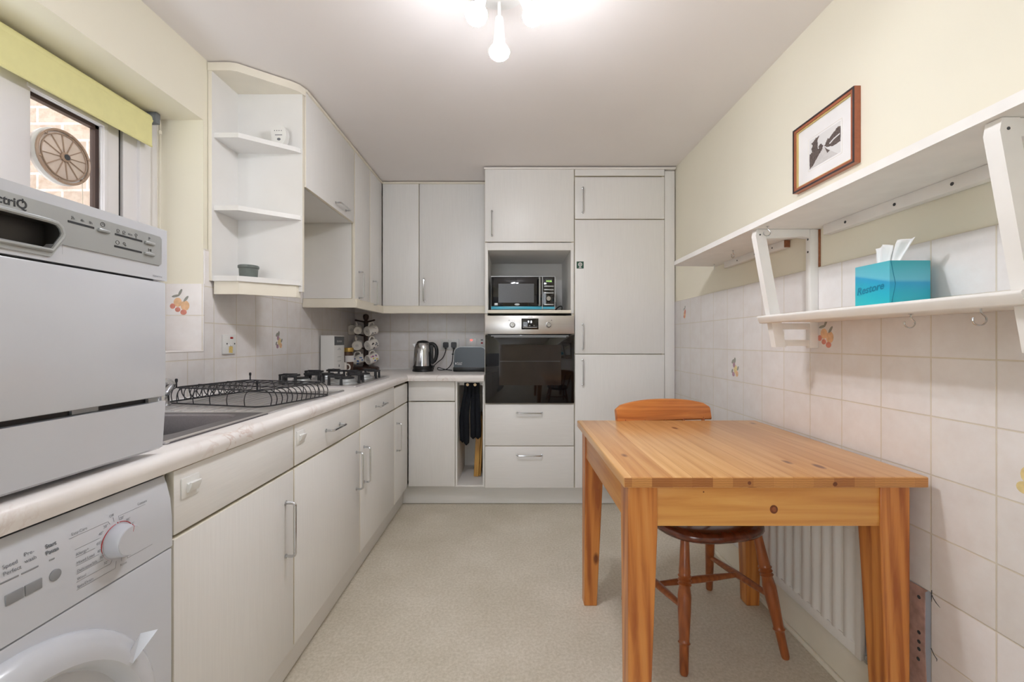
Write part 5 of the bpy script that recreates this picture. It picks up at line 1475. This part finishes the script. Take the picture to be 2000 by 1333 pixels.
for sx in (0, 1):
    for sy in (0, 1):
        X0 = ax0 if sx == 0 else ax1; Yq = ay0 if sy == 0 else ay1
        dx, dy = (1 if sx == 0 else -1), (1 if sy == 0 else -1)
        W_, w_ = .078, .054
        def sec(wd, z): return [(X0, Yq, z), (X0 + dx * wd, Yq, z), (X0 + dx * wd, Yq + dy * wd, z), (X0, Yq + dy * wd, z)]
        vs = sec(w_, 0) + sec(W_, AZ0 - .01) + sec(W_, AZ1)
        lg = MB().add(vs, [(3, 2, 1, 0), (8, 9, 10, 11)] + [(i * 4 + j, i * 4 + (j + 1) % 4, (i + 1) * 4 + (j + 1) % 4, (i + 1) * 4 + j) for i in (0, 1) for j in range(4)])
        lo = obj('leg', lg, 'pine_z', tb)
        md = lo.modifiers.new('soft_edges', 'BEVEL'); md.width = .003; md.segments = 2; md.limit_method = 'ANGLE'; md.angle_limit = radians(40)
kn = MB().flat(ell(0, 0, .0105, .0115, .2, 18), (.690, ay0 + .004, .676), (1, 0, 0), ZD, 0, .0004).flat(ell(.001, 0, .0055, .0065, .2, 14), (.690, ay0 + .004, .676), (1, 0, 0), ZD, 1, .0006)
kn.flat(ell(0, 0, .0045, .005, 0, 12), (.610, TY0, .755), (1, 0, 0), ZD, 0, .0004).flat(ell(0, 0, .006, .0055, .4, 12), (.83, TY0, .752), (1, 0, 0), ZD, 0, .0004)
kn.flat(ell(0, 0, .002, .002, 0, 10), (.505, ay0 + .004, .722), (1, 0, 0), ZD, 0, .0004)
M['knot'] = plain('pine_knot', (118, 60, 26), .4, var=.25, scale=90)
M['knot_core'] = plain('pine_knot_core', (150, 84, 44), .4, var=.2, scale=90)
obj('knots', kn, ['knot', 'knot_core'], tb, 'dark round pine knots', smooth=0)

ch = thing('dining_chair', 'varnished pine farmhouse chair with turned legs tucked under the table', 'chair', (0, 0, 0))
# local frame: front towards -y, origin on the floor below the seat centre
st = []
for i in range(40):
    a_ = 2 * pi * i / 40
    c_, s_ = cos(a_), sin(a_)
    rx = .205 * (1 - .10 * max(0, s_))
    st.append((rx * math.copysign(abs(c_) ** .72, c_), -.01 + .195 * math.copysign(abs(s_) ** .75, s_)))
mb = MB(); k = len(st)
lev = [(.90, .414), (.965, .418), (1.0, .430), (.99, .444), (.93, .450)]
vs = [(p[0] * s_, p[1] * s_, z) for s_, z in lev for p in st]
vs += [(p[0] * .55, p[1] * .55 + .01, .440) for p in st]
fs_ = [list(range(k))[::-1]] + [[i * k + j, i * k + (j + 1) % k, (i + 1) * k + (j + 1) % k, (i + 1) * k + j] for i in range(5) for j in range(k)] + [list(range(5 * k, 6 * k))]
obj('seat', MB().add(vs, fs_), 'chair_seat', ch, smooth=60)
def turned(p0, p1, prof, name, mat='chair_z'):
    p0, p1 = Vector(p0), Vector(p1); d = p1 - p0; ln_ = d.length
    return obj(name, MB().lathe([(r, t * ln_) for r, t in prof], p0, d, 20), mat, ch, smooth=50)
leg_f = [(.0115, 0), (.014, .02), (.0155, .20), (.0165, .215), (.0205, .225), (.0165, .235), (.017, .26), (.0215, .45), (.0225, .56), (.0180, .63), (.0232, .645), (.0185, .660), (.0232, .675), (.0185, .690), (.0232, .705), (.0185, .72), (.0200, .735), (.0175, .80), (.0155, .93), (.014, 1.0)]
leg_b = [(.0125, 0), (.0145, .02), (.018, .4), (.0195, .62), (.0165, .85), (.014, 1.0)]
FT = {}
for s_ in (-1, 1):
    FT['f', s_] = ((s_ * .198, -.213, 0), (s_ * .145, -.135, .425))
    FT['b', s_] = ((s_ * .206, .223, 0), (s_ * .135, .115, .425))
    turned(*FT['f', s_], leg_f, 'leg'); turned(*FT['b', s_], leg_b, 'leg')
def at(key, t):
    a_, b_ = Vector(FT[key][0]), Vector(FT[key][1]); return a_ + (b_ - a_) * t
mids = []
for s_ in (-1, 1):
    a_, b_ = at(('f', s_), .47), at(('b', s_), .40)
    turned(a_, b_, [(.009, 0), (.0125, .3), (.014, .5), (.0125, .7), (.009, 1)], 'stretcher')
    mids.append((a_ + b_) / 2)
turned(mids[0], mids[1], [(.009, 0), (.0125, .3), (.014, .5), (.0125, .7), (.009, 1)], 'stretcher')
# back: spindles and curved top rail
def back(x, t): return Vector((x * (1 + .30 * t), .150 + .115 * t - .05 * (x / .2) ** 2 * (1 - t) * 0 - .35 * x * x * (1 - .2 * t), .445 + .36 * t))
for x in (-.150, -.075, 0, .075, .150):
    a_, b_ = back(x, 0), back(x, .93)
    turned(a_, b_, [(.0075, 0), (.0085, .25), (.010, .45), (.0085, .7), (.007, 1)], 'spindle')
tr_ = MB(); n = 18
for i in range(n + 1):
    x = -.176 + .352 * i / n
    c_ = back(x, 1.0)
    tpz = .857 - .028 * abs(x / .176) ** 2.4
    if abs(x) > .166: tpz -= .010
    for dy, z in ((-.011, .768), (-.011, tpz - .006), (-.005, tpz), (.005, tpz), (.011, tpz - .006), (.011, .768), (.005, .762), (-.005, .762)):
        tr_.v.append((c_.x, c_.y + dy + (z - .8) * .25, z))
for i in range(n):
    for j in range(8):
        tr_.f.append([i * 8 + j, i * 8 + (j + 1) % 8, (i + 1) * 8 + (j + 1) % 8, (i + 1) * 8 + j]); tr_.mi.append(0)
tr_.f += [list(range(8))[::-1], list(range(n * 8, n * 8 + 8))]; tr_.mi += [0, 0]
obj('top_rail', tr_, 'chair_rail', ch, smooth=50)
place(ch, (.730, 1.705, 0), radians(11))

# ================================================================== CEILING LIGHT
cl = thing('ceiling_light', 'white three-arm ceiling spotlight with lit reflector bulbs', 'ceiling light', (-.04, 1.44, ZC))
LC = Vector((-.040, 1.415, ZC))
obj('mounting_plate', MB().lathe([(.100, 0), (.100, -.010), (.092, -.022), (.05, -.028), (0, -.029)], LC, ZD, 44), 'white_plastic', cl)
heads = [((-.043, 1.466, 2.262), (-.043, 1.470, 2.10), .070), ((-.085, 1.400, 2.262), (-.112, 1.335, 2.118), .055), ((.015, 1.400, 2.262), (.070, 1.338, 2.118), .058)]
for p0, bq, arm in heads:
    p0 = Vector(p0); d = (Vector(bq) - p0).normalized()
    p1 = p0 + d * arm
    h = obj('spot_head', MB().tube([p0 - Vector((0, 0, .0)), p1], .0065, 12).lathe([(.0135, -.018), (.0145, -.015), (.0185, .055), (.019, .062), (.015, .062)], p1, d, 28), 'white_plastic', cl)
    bb = obj('bulb', MB().lathe([(.013, .060), (.016, .066), (.022, .073), (.030, .083), (.0345, .0925), (.034, .093)], p1, d, 32), 'bulb_back', h, 'bulb with bright reflector')
    obj('bulb_face', MB().lathe([(.0345, .0925), (.0345, .097), (.032, .105), (.025, .112), (.013, .117), (0, .118)], p1, d, 32), 'bulb', bb, 'lit bulb face')
